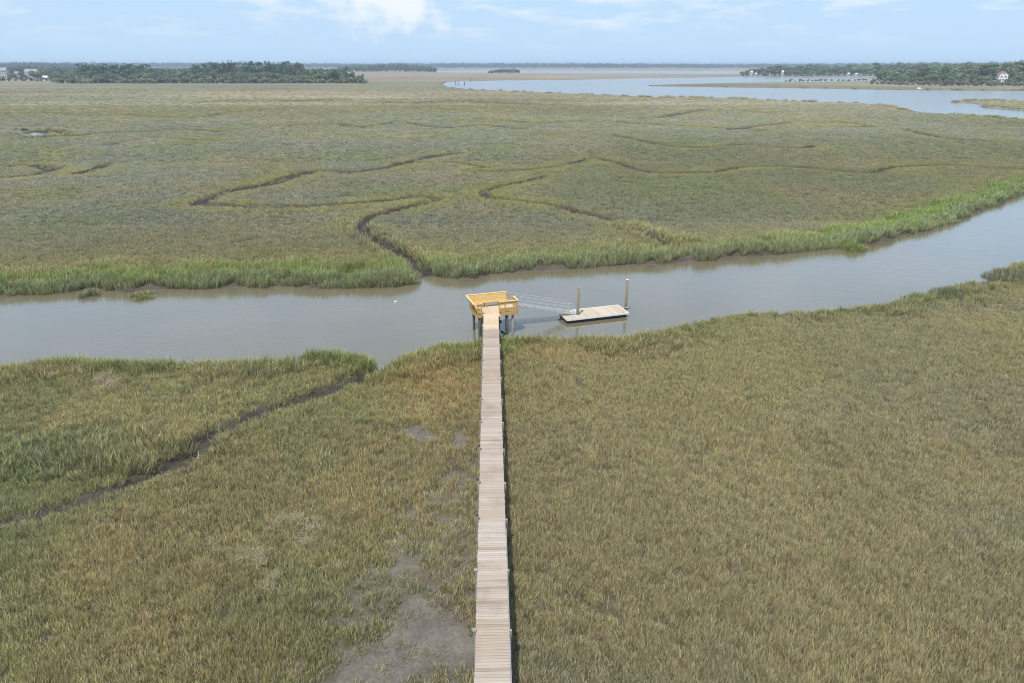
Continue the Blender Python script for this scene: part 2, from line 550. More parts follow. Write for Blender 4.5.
def tint(X, Y, F):
    """colour of the living vegetation cover at world points (linear)"""
    n1, n2, n3 = fbm(X, Y, 30, 51), fbm(X, Y, 7, 52, 3), fbm(X, Y, 140, 53, 3)
    n4 = fbm(X, Y, 16, 54, 3)
    olive, green, grey, tan = c3(.243, .216, .108), c3(.172, .192, .088), c3(.205, .196, .135), c3(.33, .245, .135)
    bright, yel = c3(.170, .222, .054), c3(.275, .250, .095)

    def mx(a, b, t):
        return a * (1 - t[:, None]) + b * t[:, None]
    n = len(X)
    c = np.tile(olive, (n, 1))
    left = sst(3, -10, X) * (Y < 62)
    farm = sst(60, 75, Y) * (F['creek'] > 0) * sst(45, 70, Y)
    c = mx(c, green, np.clip(sst(.42, .62, n1) * (.3 + .25 * left) + left * .55 * sst(.3, .55, n4), 0, 1))
    c = mx(c, grey, np.clip(sst(.50, .68, n4) * .45 + .12 + .22 * sst(42, 22, Y + (n1 - .5) * 20) - left * .45, 0, 1))
    c = mx(c, tan, sst(.56, .75, n2) * (.06 + .16 * left))
    far = sst(62, 110, Y + X * 0)
    fc = mx(np.tile(c3(.178, .190, .106), (n, 1)), c3(.195, .202, .150), sst(.42, .62, n3))
    fc = mx(fc, c3(.255, .215, .125), sst(.5, .7, n1) * .5)
    fc = mx(fc, c3(.175, .205, .085), sst(.55, .7, n4) * .5)
    c = mx(c, fc, far)
    vf = sst(260, 620, Y)
    band = fbm(X * .18, Y, 120, 61, 3)
    vc = mx(np.tile(c3(.215, .205, .115), (n, 1)), c3(.31, .255, .155), sst(.42, .60, band))
    c = mx(c, vc, vf * .85)
    c = mx(c, c3(.33, .265, .18), sst(700, 1500, Y) * .9)
    # rims of ditches: yellower and greener
    rim = sst(6.0, 1.0, F['ditch']) * (F['ditch'] > -.9) * sst(40, 60, Y)
    c = mx(c, yel, rim * .62 * sst(.3, .6, n2 * .5 + n4 * .5))
    c = mx(c, bright, rim * .25 * sst(.5, .7, n1))
    # creek banks
    sb = np.where((Y < 330) & ~((X < -60) & (Y > 160)), F['bank'], 50.0)
    farside = (Y > 60 + np.maximum(X, 0) * .38)
    w = np.where(farside, .8, .25)
    c = mx(c, yel, sst(17, 7, sb + (n2 - .5) * 8) * .55 * w)
    c = mx(c, bright, sst(8, 3.5, sb + (n2 - .5) * 7) * (.45 + .5 * sst(.35, .6, n1)) * np.where(farside, 1, 1.0 * (sb < 4)) * np.where(farside, 1, sst(4.2, 2.0, sb + (n2 - .5) * 3) * np.where(X < 3, .8, .3)))
    c = mx(c, c3(.170, .255, .060), sst(9, 4, sb + (n2 - .5) * 6) * sst(25, 70, X) * .7 * farside)
    c = mx(c, c3(.205, .235, .135), sst(3.6, 1.4, sb + (n2 - .5) * 4) * .75 * farside)
    # orange-tan patches beside the landing
    a = np.exp(-(((X + 4.5) / 3.5) ** 2 + ((Y - 46) / 4.5) ** 2)) + .7 * np.exp(-(((X - 5) / 4.0) ** 2 + ((Y - 51.5) / 2.0) ** 2))
    c = mx(c, c3(.34, .245, .105), np.clip(a, 0, 1) * .75)
    # blue-green tall patch at the lower-left ditch
    a = np.exp(-(((X + 26) / 6) ** 2 + ((Y - 36.5) / 2.4) ** 2))
    c = mx(c, c3(.185, .205, .115), np.clip(a * 1.2, 0, 1) * .2)
    return np.minimum(c * 1.74, .66) * (1 + (n2[:, None] - .5) * (.18 + .2 * left[:, None])) * (1 + (n3[:, None] - .5) * .5 * far[:, None])


# ------------------------------------------------------------------ ground sheet
def rows_of():
    ys = list(np.linspace(-26, 16, 43))
    y = 16.0
    while y < 16000:
        st = max(.22, y * y / 36000)
        st = min(st, y * .012)
        y += max(st, .22)
        ys.append(y)
    return np.array(ys)


ys = rows_of()
tt = np.concatenate([-np.geomspace(6, .97, 24), np.linspace(-.95, .95, 640), np.geomspace(.97, 6, 24)])
GX = ((ys[:, None] + 40) * tt[None, :])
GY = np.repeat(ys[:, None], len(tt), 1)
nr, nc = GX.shape
gx, gy = GX.ravel(), GY.ravel()
F = fields(gx, gy)
col = tint(gx, gy, F)
veg = col * .80
mud = c3(.095, .078, .060)
under = c3(.085, .078, .052)
fade = sst(150, 380, gy)[:, None]                      # beyond the modelled clumps the cover itself is the surface
cc = under * .6 + veg * .12
cc = cc * (1 - fade) + veg * (.74 - .16 * sst(300, 800, gy))[:, None] * fade
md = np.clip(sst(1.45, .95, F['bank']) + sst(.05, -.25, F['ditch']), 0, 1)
dk_ = sst(.3, -.2, F['ditch'])[:, None] * (.35 + .65 * sst(50, 70, gy) * sst(420, 250, gy))[:, None]  # darkens ditch mud: its own dark wet tone plus painted shade of the walls
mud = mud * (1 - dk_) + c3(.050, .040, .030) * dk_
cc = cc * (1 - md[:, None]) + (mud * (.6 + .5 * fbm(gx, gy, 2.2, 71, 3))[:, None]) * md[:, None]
pm = np.maximum(F['pan'], F['loose'] * .7)[:, None]
cc = cc * (1 - pm) + (c3(.148, .130, .104) * (.8 + .4 * fbm(gx, gy, 1.2, 72, 3))[:, None]) * pm
pm = F['pale'][:, None]
cc = cc * (1 - pm * .5) + c3(.25, .23, .20) * pm * .5
wet = np.clip(md * .7 + F['pan'] * .6, 0, 1)
me = bpy.data.meshes.new('ground')
idx = np.arange(nr * nc).reshape(nr, nc)
quads = np.stack([idx[:-1, :-1], idx[:-1, 1:], idx[1:, 1:], idx[1:, :-1]], -1).reshape(-1, 4)
me.vertices.add(nr * nc)
me.vertices.foreach_set('co', np.stack([gx, gy, F['z']], 1).ravel())
me.loops.add(quads.size)
me.loops.foreach_set('vertex_index', quads.ravel())
me.polygons.add(len(quads))
me.polygons.foreach_set('loop_start', np.arange(0, quads.size, 4))
me.polygons.foreach_set('use_smooth', np.ones(len(quads), bool))
me.update()
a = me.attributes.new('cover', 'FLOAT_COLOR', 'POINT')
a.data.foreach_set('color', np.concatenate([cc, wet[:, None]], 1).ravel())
mt, nt, b = nmat('marsh_ground')
at_ = N(nt, 'ShaderNodeAttribute', attribute_name='cover')
ge = N(nt, 'ShaderNodeNewGeometry')
n1 = noise(nt, 1.7, 5, ge.outputs['Position'], .7)
n2 = noise(nt, .22, 4, ge.outputs['Position'], .7)
n5 = noise(nt, 8.0, 3, ge.outputs['Position'], .7)
mp = N(nt, 'ShaderNodeMapping')
mp.inputs['Scale'].default_value = (.006, .03, 1)
L(nt, ge.outputs['Position'], mp.inputs[0])
n6 = noise(nt, 1.0, 6, mp.outputs[0], .68)
f1 = N(nt, 'ShaderNodeMath', operation='MULTIPLY')
L(nt, mrange(nt, n1, .25, .75, .72, 1.28), f1.inputs[0])
L(nt, mrange(nt, n2, .25, .75, .80, 1.20), f1.inputs[1])
vm = N(nt, 'ShaderNodeVectorMath', operation='SCALE')
L(nt, at_.outputs['Color'], vm.inputs[0])
L(nt, f1.outputs[0], vm.inputs['Scale'])
f2 = N(nt, 'ShaderNodeMath', operation='MULTIPLY')
L(nt, mrange(nt, n5, .25, .75, .66, 1.3), f2.inputs[0])
L(nt, mrange(nt, n6, .3, .7, .74, 1.24), f2.inputs[1])
vm2 = N(nt, 'ShaderNodeVectorMath', operation='SCALE')
L(nt, vm.outputs[0], vm2.inputs[0])
L(nt, f2.outputs[0], vm2.inputs['Scale'])
L(nt, vm2.outputs[0], b.inputs['Base Color'])
L(nt, mrange(nt, at_.outputs['Alpha'], 0, 1, .95, .42), b.inputs['Roughness'])
b.inputs['Specular IOR Level'].default_value = .3
bp = N(nt, 'ShaderNodeBump')
bp.inputs['Strength'].default_value = .6
bp.inputs['Distance'].default_value = .15
L(nt, n1, bp.inputs['Height'])
L(nt, bp.outputs[0], b.inputs['Normal'])
me.materials.append(mt)
ground = bpy.data.objects.new('ground', me)
C.objects.link(ground)
tag(ground, 'flat marsh ground with muddy ditches and creek beds', 'ground', kind='structure')

# ------------------------------------------------------------------ water
mt, nt, b = nmat('tidal_water')
ge = N(nt, 'ShaderNodeNewGeometry')
mp = N(nt, 'ShaderNodeMapping')
mp.inputs['Rotation'].default_value = (0, 0, R(28))
mp.inputs['Scale'].default_value = (1.0, 2.3, 1)
L(nt, ge.outputs['Position'], mp.inputs[0])
w1 = noise(nt, 1.6, 4, mp.outputs[0], .55)
w2 = noise(nt, .35, 3, mp.outputs[0], .6)
w3 = noise(nt, .06, 3, ge.outputs['Position'], .6)
ad = N(nt, 'ShaderNodeMath', operation='ADD')
L(nt, w1, ad.inputs[0])
L(nt, w2, ad.inputs[1])
bp = N(nt, 'ShaderNodeBump')
bp.inputs['Distance'].default_value = .05
L(nt, mrange(nt, w3, .35, .65, .10, .40), bp.inputs['Strength'])
L(nt, ad.outputs[0], bp.inputs['Height'])
L(nt, bp.outputs[0], b.inputs['Normal'])
L(nt, mixc(nt, mrange(nt, w3, .3, .7, 0, 1), (.142, .122, .076), (.164, .146, .102)), b.inputs['Base Color'])
spx = N(nt, 'ShaderNodeSeparateXYZ')
L(nt, ge.outputs['Position'], spx.inputs[0])
L(nt, mrange(nt, spx.outputs[1], 150, 420, .07, .24), b.inputs['Roughness'])
L(nt, mrange(nt, spx.outputs[1], 150, 420, .05, .22), b.inputs['Coat Roughness'])
b.inputs['IOR'].default_value = 1.42
b.inputs['Coat Weight'].default_value = .8
b.inputs['Coat IOR'].default_value = 1.6
L(nt, bp.outputs[0], b.inputs['Coat Normal'])
wb = MB()
wb.poly([(-30000, -26, WL), (30000, -26, WL), (30000, 16000, WL), (-30000, 16000, WL)])
water = wb.build('water', mt)
tag(water, 'calm grey-green tidal water of the creek and river', 'water', kind='structure')

# ------------------------------------------------------------------ grass
grass_col = bpy.data.collections.new('clump_shapes')   # source shapes, never linked to the scene


def clump(name, nb, rad, hmin, hmax, width, lean, straw=.12, base_brown=0.0, flat=False):
    v, f, t = [], [], []
    for i in range(nb):
        a = rnd.uniform(0, 6.283)
        r = rad * math.sqrt(rnd.random())
        x, y = r * math.cos(a), r * math.sin(a)
        h = rnd.uniform(hmin, hmax)
        la = rnd.gauss(a, 1.2)
        ln = rnd.uniform(.3, 1) * lean * h
        if flat:
            lx, ly, h = math.cos(la) * h, math.sin(la) * h, rnd.uniform(.03, .16)
            z0 = rnd.uniform(.0, .12)
        else:
            lx, ly, z0 = math.cos(la) * ln, math.sin(la) * ln, -.05
        wa = rnd.uniform(0, 3.1416)
        w = width * rnd.uniform(.6, 1.3) / 2
        wx, wy = math.cos(wa) * w, math.sin(wa) * w
        k = len(v)
        v += [(x - wx, y - wy, z0), (x + wx, y + wy, z0),
              (x + lx * .35 + wx * .9, y + ly * .35 + wy * .9, z0 + h * .6), (x + lx * .35 - wx * .9, y + ly * .35 - wy * .9, z0 + h * .6),
              (x + lx, y + ly, z0 + h)]
        f += [(k, k + 1, k + 2, k + 3), (k + 3, k + 2, k + 4)]
        tone = rnd.random()
        st = .85 if rnd.random() < straw else rnd.random() * .1
        t += [(tone, st, base_brown, 1)] * 2 + [(tone, st, base_brown * .25, 1)] * 2 + [(min(1, tone + .15), st, 0, 1)]
    me = bpy.data.meshes.new(name)
    me.from_pydata(v, [], f)
    a = me.attributes.new('tone', 'FLOAT_COLOR', 'POINT')
    a.data.foreach_set('color', np.array(t).ravel())
    me.materials.append(M['grass'])
    o = bpy.data.objects.new(name, me)
    grass_col.objects.link(o)


# names sort in this order: 0-4 short, 5-7 tall, 8-9 fallen reeds
for i in range(5):
    clump(f'clump_{i}', 52, .30, .22, .50, .021, .45, .14 + .06 * (i % 3))
for i in range(5, 8):
    clump(f'clump_{i}', 54, .42, .50, 1.12, .036, .44, .10, .62)
for i in range(8, 10):
    clump(f'clump_{i}', 46, .40, .35, .75, .022, 0, 1.0, 0, True)

ng = bpy.data.node_groups.new('scatter_clumps', 'GeometryNodeTree')
ng.interface.new_socket('Geometry', in_out='INPUT', socket_type='NodeSocketGeometry')
ng.interface.new_socket('Geometry', in_out='OUTPUT', socket_type='NodeSocketGeometry')
gi, go = ng.nodes.new('NodeGroupInput'), ng.nodes.new('NodeGroupOutput')
ci = ng.nodes.new('GeometryNodeCollectionInfo')
ci.inputs['Collection'].default_value = grass_col
ci.inputs['Separate Children'].default_value = True
ci.inputs['Reset Children'].default_value = True
ip = ng.nodes.new('GeometryNodeInstanceOnPoints')
ip.inputs['Pick Instance'].default_value = True


def nattr(name, ty):
    n = ng.nodes.new('GeometryNodeInputNamedAttribute')
    n.data_type = ty
    n.inputs['Name'].default_value = name
    return [s for s in n.outputs if s.enabled][0]


ng.links.new(gi.outputs[0], ip.inputs['Points'])
ng.links.new(ci.outputs[0], ip.inputs['Instance'])
ng.links.new(nattr('vid', 'INT'), ip.inputs['Instance Index'])
ng.links.new(nattr('rot', 'FLOAT_VECTOR'), ip.inputs['Rotation'])
ng.links.new(nattr('scl', 'FLOAT_VECTOR'), ip.inputs['Scale'])
ng.links.new(ip.outputs[0], go.inputs[0])


def scatter(name, label, cat, P, vid, rot, scl, tn):
    me = bpy.data.meshes.new(name)
    n = len(P)
    me.vertices.add(n)
    me.vertices.foreach_set('co', P.ravel())
    for nm, ty, key, val in (('vid', 'INT', 'value', vid.astype(np.int32)), ('rot', 'FLOAT_VECTOR', 'vector', rot), ('scl', 'FLOAT_VECTOR', 'vector', scl),
                             ('tint', 'FLOAT_COLOR', 'color', np.concatenate([tn, np.ones((n, 1))], 1))):
        a = me.attributes.new(nm, ty, 'POINT')
        a.data.foreach_set(key, val.ravel())
    me.update()
    o = bpy.data.objects.new(name, me)
    C.objects.link(o)
    md = o.modifiers.new('scatter', 'NODES')
    md.node_group = ng
    tag(o, label, cat, kind='stuff')
    print(name, n)
    return o


# candidates: density falls with distance, clump width grows
bands = [(14, 34, 21.0), (34, 60, 15.0), (60, 100, 8.0), (100, 170, 2.6), (170, 260, 1.0), (260, 420, .35), (420, 780, .06)]
XS, YS = [], []
for y0, y1, den in bands:
    hw = lambda y: (y + 4) * .80 + 9
    w1 = hw(y1)
    n = int((y1 - y0) * 2 * w1 * den)
    x = rng.uniform(-w1, w1, n)
    y = rng.uniform(y0, y1, n)
    k = np.abs(x) < hw(y)
    XS.append(x[k])
    YS.append(y[k])
for P_, W_2, _ in ditches[:-1]:
    A_ = np.asarray(P_)[:, :2]
    sg = np.diff(A_, axis=0)
    ln = np.hypot(sg[:, 0], sg[:, 1])
    n_ = int(ln.sum() * 26 * min(1, 190 / A_[:, 1].mean()))
    k_ = rng.choice(len(ln), n_, p=ln / ln.sum())
    t_ = rng.random(n_)[:, None]
    nrm_ = np.stack([-sg[k_, 1], sg[k_, 0]], 1) / ln[k_, None]
    off_ = (W_2[k_] + rng.uniform(-.1, 3.2, n_)) * rng.choice([-1, 1], n_)
    q_ = A_[k_] + sg[k_] * t_ + nrm_ * off_[:, None]
    XS.append(q_[:, 0])
    YS.append(q_[:, 1])
X, Y = np.concatenate(XS), np.concatenate(YS)
F = fields(X, Y)
gr_ = 1 + sst(50, 300, Y) * 2.2
ngrow = 1.1 + .5 * sst(120, 300, Y)
gr_ = np.where((F['ditch'] < 2.6) & (Y > 58), np.minimum(gr_, ngrow), gr_)
keep = (F['bank'] > .35 + (gr_ - 1) * .10 + (fbm(X, Y, 3.4, 91, 3) - .45) * 2.8 + rng.normal(0, .12, len(X))) & (F['bank'] > .15) & (F['ditch'] > .0 + (gr_ - 1) * .30 + rng.normal(0, .22, len(X)) - .8 * ((fbm(X, Y, 5, 34, 2) > .60) & (Y > 112))) & (F['river'] > 3)
WX = -0.155
keep &= (np.abs(X - WX) > .46) | (Y > 57)
pr = rng.random(len(X))
keep &= pr > np.clip(F['pan'] * 1.02, 0, .87)
keep &= pr > F['wrack'] * np.where(Y > 40, 1.0, .5)
keep &= (Y < 270) | (rng.random(len(X)) > .92 * sst(270, 780, Y))
keep &= pr > F['pale'] * .55
thin = fbm(X, Y, 2.4, 81, 3)
keep &= (rng.random(len(X)) < sst(.22, .42, thin) * .5 + .5) | (Y > 120)
keep &= rng.random(len(X)) > F['loose'] * .72
X, Y = X[keep], Y[keep]
F = {k: v[keep] for k, v in F.items()}
tn = tint(X, Y, F)
n = len(X)
sb = F['bank']
farside = Y > 60 + np.maximum(X, 0) * .38
e = fbm(X, Y, 5, 83, 3)
tall = np.where(farside, sst(6.0, 2.6, sb + (e - .5) * 11), sst(4.2, 2.2, sb + (e - .5) * 5) * sst(.28, .66, fbm(X, Y, 6, 84, 3)) * np.where(X < 3, .8, .5))
tall = np.maximum(tall, sst(1.6, .3, F['ditch']) * .35 * farside * (Y < 100))
tall = np.maximum(tall, .9 * np.exp(-(((X + 26) / 6) ** 2 + ((Y - 36.5) / 2.0) ** 2)))
ist = rng.random(n) < tall
vid = np.where(ist, rng.integers(5, 8, n), rng.integers(0, 5, n))
grow = 1 + sst(50, 300, Y) * 2.2 + sst(300, 700, Y) * 2
grow = np.where((F['ditch'] < 2.6) & (Y > 58), np.minimum(grow, 1.1 + .5 * sst(120, 300, Y)), grow)
hs = rng.uniform(.75, 1.25, n) * (.75 + .5 * fbm(X, Y, 6, 85, 2)) * np.where(ist, 1.0, 1.0)
hs = hs * np.where(~ist & ~farside & (Y < 45), .92, 1.0) * (1 - .25 * F['pan'])
hs = hs * np.where(ist & ~farside, .80, 1.0)
scl = np.stack([grow * rng.uniform(.8, 1.25, n), grow * rng.uniform(.8, 1.25, n), hs * (1 + .10 * (grow - 1))], 1)
rot = np.stack([rng.normal(0, .10, n), rng.normal(0, .10, n), rng.uniform(0, 6.283, n)], 1)
tn = tn * (1 + rng.uniform(-1, 1, (n, 1)) * np.where(sb * 0 + X > 0, .20, .30)[:, None]) * np.where(ist & farside, 1.04, np.where(ist, .9, np.where(farside, .95, 1.0)))[:, None] * (1 + rng.normal(0, .05, (n, 3)))
P = np.stack([X, Y, F['z'] - .02], 1)
sel_far = farside
sel_l = ~farside & (X < WX)
sel_r = ~farside & (X >= WX)
for nm, s, lab, cat in (
        ('marsh_grass', sel_r & ~ist, 'even olive-brown marsh grass right of the boardwalk', 'marsh grass'),
        ('marsh_grass', sel_l & ~ist, 'mixed green and tan marsh grass left of the boardwalk around the mud pans', 'marsh grass'),
        ('marsh_grass', sel_far & ~ist, 'grey-green marsh grass cut by winding ditches beyond the creek', 'marsh grass'),
        ('cordgrass', sel_far & ist, 'tall bright green cordgrass fringing the far bank of the creek', 'cordgrass'),
        ('cordgrass', ~sel_far & ist, 'taller green cordgrass tufts along the near edge of the creek', 'cordgrass')):
    scatter(nm, lab, cat, P[s], vid[s], rot[s], scl[s], tn[s])

# tall single stands leaning over the water
# fallen reeds (wrack)
X = rng.uniform(-36, -4, 14000)
Y = rng.uniform(20, 54, 14000)
F = fields(X, Y)
k = rng.random(14000) < F['wrack'] * .9
X, Y, z = X[k], Y[k], F['z'][k]
n = len(X)
k2 = rng.random(n) < np.where(Y > 40, .9, .5) * (fbm(X, Y, .9, 99, 2) > .46)
X, Y, z = X[k2], Y[k2], z[k2]
n = len(X)
scatter('dead_reeds', 'pale flattened dead reeds lying in the grass left of the boardwalk', 'dead reeds', np.stack([X, Y, z + .14], 1), rng.integers(8, 10, n),
        np.stack([rng.normal(0, .2, n), rng.normal(0, .2, n), rng.uniform(0, 6.28, n)], 1), np.tile([.75, .75, 1.3], (n, 1)), np.tile([.38, .33, .225], (n, 1)))

# green tussock standing in the water by the far bank


def tussock(px, py, z, rad, n, tn, hz, label):
    """one rounded clump of cordgrass standing by itself"""
    cl = at(px, py, z)
    ang, r_ = rng.uniform(0, 6.28, n), np.sqrt(rng.random(n))
    P2 = np.stack([cl[0] + np.cos(ang) * r_ * rad, cl[1] + np.sin(ang) * r_ * rad, np.full(n, z - .1)], 1)
    hh = hz * (1.15 - .5 * r_ ** 2)
    V, Fc, T, U = [], [], [], []
    for k in range(n):
        src = grass_col.objects[f'clump_{rng.integers(5, 8)}'].data
        co = np.empty(len(src.vertices) * 3)
        src.vertices.foreach_get('co', co)
        tc_ = np.empty(len(src.vertices) * 4)
        src.attributes['tone'].data.foreach_get('color', tc_)
        mt_ = Matrix.Translation((P2[k][0] - cl[0], P2[k][1] - cl[1], -.1)) @ Matrix.Rotation(rng.uniform(0, 6.28), 4, 'Z') @ Matrix.Rotation(rng.normal(0, .2), 4, 'X') @ Matrix.Diagonal((1, 1, hh[k], 1))
        A_ = np.array(mt_)
        b0 = sum(len(q) for q in V)
        V.append(co.reshape(-1, 3) @ A_[:3, :3].T + A_[:3, 3])
        T.append(tc_.reshape(-1, 4))
        U.append(np.tile([*(np.array(tn) * rng.uniform(.8, 1.2)), 1], (len(src.vertices), 1)))
        Fc += [[b0 + q for q in p.vertices] for p in src.polygons]
    V, T, U = np.concatenate(V), np.concatenate(T), np.concatenate(U)
    me = bpy.data.meshes.new('grass_tussock')
    me.from_pydata(V.tolist(), [], Fc)
    for nm, val in (('tone', T), ('tint', U)):
        a = me.attributes.new(nm, 'FLOAT_COLOR', 'POINT')
        a.data.foreach_set('color', val.ravel())
    me.materials.append(M['tussock'])
    o = bpy.data.objects.new('grass_tussock', me)
    C.objects.link(o)
    o.location = (cl[0], cl[1], z)
    tag(o, label, 'grass tussock', 'grass tussocks along the creek edges')


tussock(853, 250, WL, 1.25, 30, [.25, .36, .08], 1.25, 'small round bright green grass tussock standing in the water off the far bank')
tussock(1012, 280, -.2, 2.6, 60, [.23, .26, .15], 1.3, 'big grey-green grass tussock on the near bank at the right edge of the photo')
tussock(946, 297, -.2, 1.4, 30, [.21, .24, .13], 1.2, 'mid-sized dark-sided grass tussock on the near bank left of the big one')
tussock(917, 304, -.3, 1.3, 16, [.20, .29, .09], 1.35, 'thin spiky green grass tuft on the near bank furthest left of the right-hand tussocks')
tussock(331, 365, -.2, .8, 22, [.20, .26, .10], 1.35, 'tall upright green grass tuft at the near creek edge beside the side ditch mouth')
tussock(313, 363, -.2, .55, 12, [.20, .26, .10], 1.3, 'narrow tall grass tuft just left of the upright tuft by the side ditch mouth')
tussock(90, 296, WL, .9, 14, [.27, .31, .16], .9, 'pale low grass tussock standing on the mud of the far bank near the left edge')
tussock(142, 297, WL, 1.3, 20, [.30, .31, .11], .6, 'flat yellowish grass patch at the waterline of the far bank near the left edge')

# ------------------------------------------------------------------ boardwalk
DZ = 1.6
WW = 1.30
bw = thing('boardwalk', 'long straight pale wooden boardwalk crossing the marsh to the pierhead', 'boardwalk', (WX, 0, 0))
END = 56.2
dk, nd, rim = MB(), MB(), MB()
y = -14.0
i = 0
grp = .5
while y < END:
    w = .14
    if i % rnd.choice((5, 7, 9, 11)) == 0:
        grp = rnd.random()
    tone = min(1, max(0, .55 * grp + .45 * rnd.random()))
    if rnd.random() < .05:
        tone = rnd.choice((0.0, 0.0, 1.0))
    new = y > 53.2
    (nd if new else dk).box((rnd.uniform(-.012, .012), y + w / 2, DZ - .019 + rnd.uniform(-.003, .003)), (WW + rnd.uniform(-.015, .015), w - .012, .038), rnd.gauss(0, .002), tone)
    y += w
    i += 1
dk.build('deck', M['deck'], bw)
nd.build('new_decking', M['newdeck'], bw, label='fresh yellow planks next to the pierhead')
for sx in (-1, 0, 1):
    MB().beam((sx * (WW / 2 - .06), -14, DZ - .165), (sx * (WW / 2 - .06), END - .3, DZ - .165), .05, .235).build('stringer', M['oldwood'], bw)
by = [13.7, 17.0, 20.4, 23.8, 27.38, 30.44, 33.85, 37.02, 40.13, 43.52, 46.5, 49.62, 52.7]
for q in [-12.0, -8.7, -5.4, -2.1, 1.2, 4.4, 7.6, 10.7] + by:
    for sx in (-1, 1):
        tall_ = sx < 0 and q > 26
        top = DZ + (.27 if tall_ else rnd.uniform(.0, .05))
        x = sx * (WW / 2 + .052)
        ps = MB().box((x, q, (top - 1.2) / 2), (.10, .12, top + 1.2), rnd.gauss(0, .02)).build('post', M['oldwood'], bw)
        if tall_:
            MB().box((x, q, top + .0125), (.13, .15, .025)).build('post_cap', M['pipe'], ps)
    MB().beam((-WW / 2 - .1, q, DZ - .34), (WW / 2 + .1, q, DZ - .34), .05, .19).build('cross_beam', M['oldwood'], bw)
    if q < 27:
        MB().box((-WW / 2 - .052, q, DZ + .06), (.15, .17, .02)).build('post_cap', M['oldwood'], bw)
# thin pale conduit clipped along the right-hand edge
mbp = MB()
for q0, q1 in ((14, 17.2), (17.2, 20.2), (20.2, 26.8)):
    mbp.tube((WW / 2 + .018, q0, DZ - .07), (WW / 2 + .018, q1, DZ - .07), .022)
mbp.build('conduit', M['alu'], bw)

# ------------------------------------------------------------------ pierhead
A = R(16.0)
ux, uy = np.array([math.cos(A), math.sin(A)]), np.array([-math.sin(A), math.cos(A)])
o0 = np.array([-1.66, 56.47])         # front-left corner of the rail
ph = thing('pierhead', 'square yellow timber pierhead with flared bench rails at the end of the boardwalk', 'pier platform', (o0[0], o0[1], 0), A)
W_, D_ = 4.05, 2.55
fi = .28                                 # inset of the floor under the flared backs
RZ = 2.62
fl = MB()
x = fi
while x < W_ - .05:
    fl.box((x + .07, (D_ - fi) / 2 + .02, DZ - .019), (.132, D_ - fi - .04, .038))
    x += .142
fl.build('floor', M['newdeck'], ph)
# walkway gap: in local coordinates
Rm = Matrix.Rotation(-A, 2)
gl = Rm @ Vector((WX - WW / 2 - o0[0], 56.2 - o0[1]))
gr = Rm @ Vector((WX + WW / 2 - o0[0], 56.9 - o0[1]))
g0, g1 = gl.x + .03, gr.x + .08
# fill between the last square plank and the skewed front edge
fb = MB()
fb.poly([(gl.x, gl.y - .05, DZ - .006), (gr.x, gr.y - .75, DZ - .006), (g1, .06, DZ - .006), (g0, .06, DZ - .006)], .6)
fb.poly([(gl.x, gl.y - .05, DZ - .04), (g0, .06, DZ - .04), (g1, .06, DZ - .04), (gr.x, gr.y - .75, DZ - .04)], .6)
fb.build('threshold', M['newdeck'], ph)
fas = MB()
fas.box(((fi + g0) / 2, -.03, DZ - .16), (g0 - fi, .045, .28))
fas.box(((g1 + W_) / 2, -.03, DZ - .16), (W_ - g1, .045, .28))
fas.box((W_ + .025, D_ / 2 - .1, DZ - .16), (.045, D_ - .2, .28))
fas.box((fi - .03, (D_ - fi) / 2, DZ - .16), (.045, D_ - fi - .05, .28))
fas.box(((fi + W_) / 2, D_ - fi + .025, DZ - .16), (W_ - fi - .05, .045, .28))
fas.build('fascia', M['yellow'], ph)


def back(name, a, b, ta, tb, z0, z1, nb, mat, parent):
    """flared slatted bench back between the seat line a-b and the top line ta-tb"""
    mb = MB()
    for k in range(nb):
        u0, u1 = (k + .04) / nb, (k + .96) / nb
        q = []
        for (s, t_, z) in ((u0, 0, 0), (u0, 1, 0), (u1, 1, 0), (u1, 0, 0)):
            p0 = Vector((*a, z0)).lerp(Vector((*ta, z1)), s)
            p1 = Vector((*b, z0)).lerp(Vector((*tb, z1)), s)
            q.append(p0.lerp(p1, t_))
        nrm = (q[1] - q[0]).cross(q[3] - q[0]).normalized() * .02
        k0 = len(mb.v)
        mb.v += [tuple(p - nrm) for p in q] + [tuple(p + nrm) for p in q]
        for f in ((3, 2, 1, 0), (4, 5, 6, 7), (0, 1, 5, 4), (1, 2, 6, 5), (2, 3, 7, 6), (3, 0, 4, 7)):
            mb.f.append([k0 + i for i in f])
            mb.t.append(.5)
    return mb.build(name, mat, parent)


yb = D_ - fi
back('bench_back', (fi, yb), (W_ - .35, yb), (0, D_), (W_ - .28, D_), DZ + .42, RZ, 4, M['yellow'], ph)
back('bench_back', (fi, .05), (fi, yb), (0, .02), (0, D_), DZ + .30, RZ, 4, M['yellow'], ph)
MB().box(((fi + W_ - .35) / 2, yb - .24, DZ + .43), (W_ - .35 - fi, .46, .05)).build('bench_seat', M['yellow'], ph)
MB().box((fi + .22, (yb - .5) / 2 + .1, DZ + .43), (.44, yb - .65, .05)).build('bench_seat', M['yellow'], ph)
for x in (fi + .15, 1.6, 2.9):
    MB().box((x, yb - .06, DZ + .2), (.09, .09, .40)).build('bench_leg', M['yellow'], ph)
    MB().box((x, yb - .42, DZ + .2), (.09, .09, .40)).build('bench_leg', M['yellow'], ph)
# lower side boards
back('side_board', (fi, .05), (fi, yb), (fi - .1, .04), (fi - .1, yb + .1), DZ - .28, DZ + .27, 2, M['yellow'], ph)
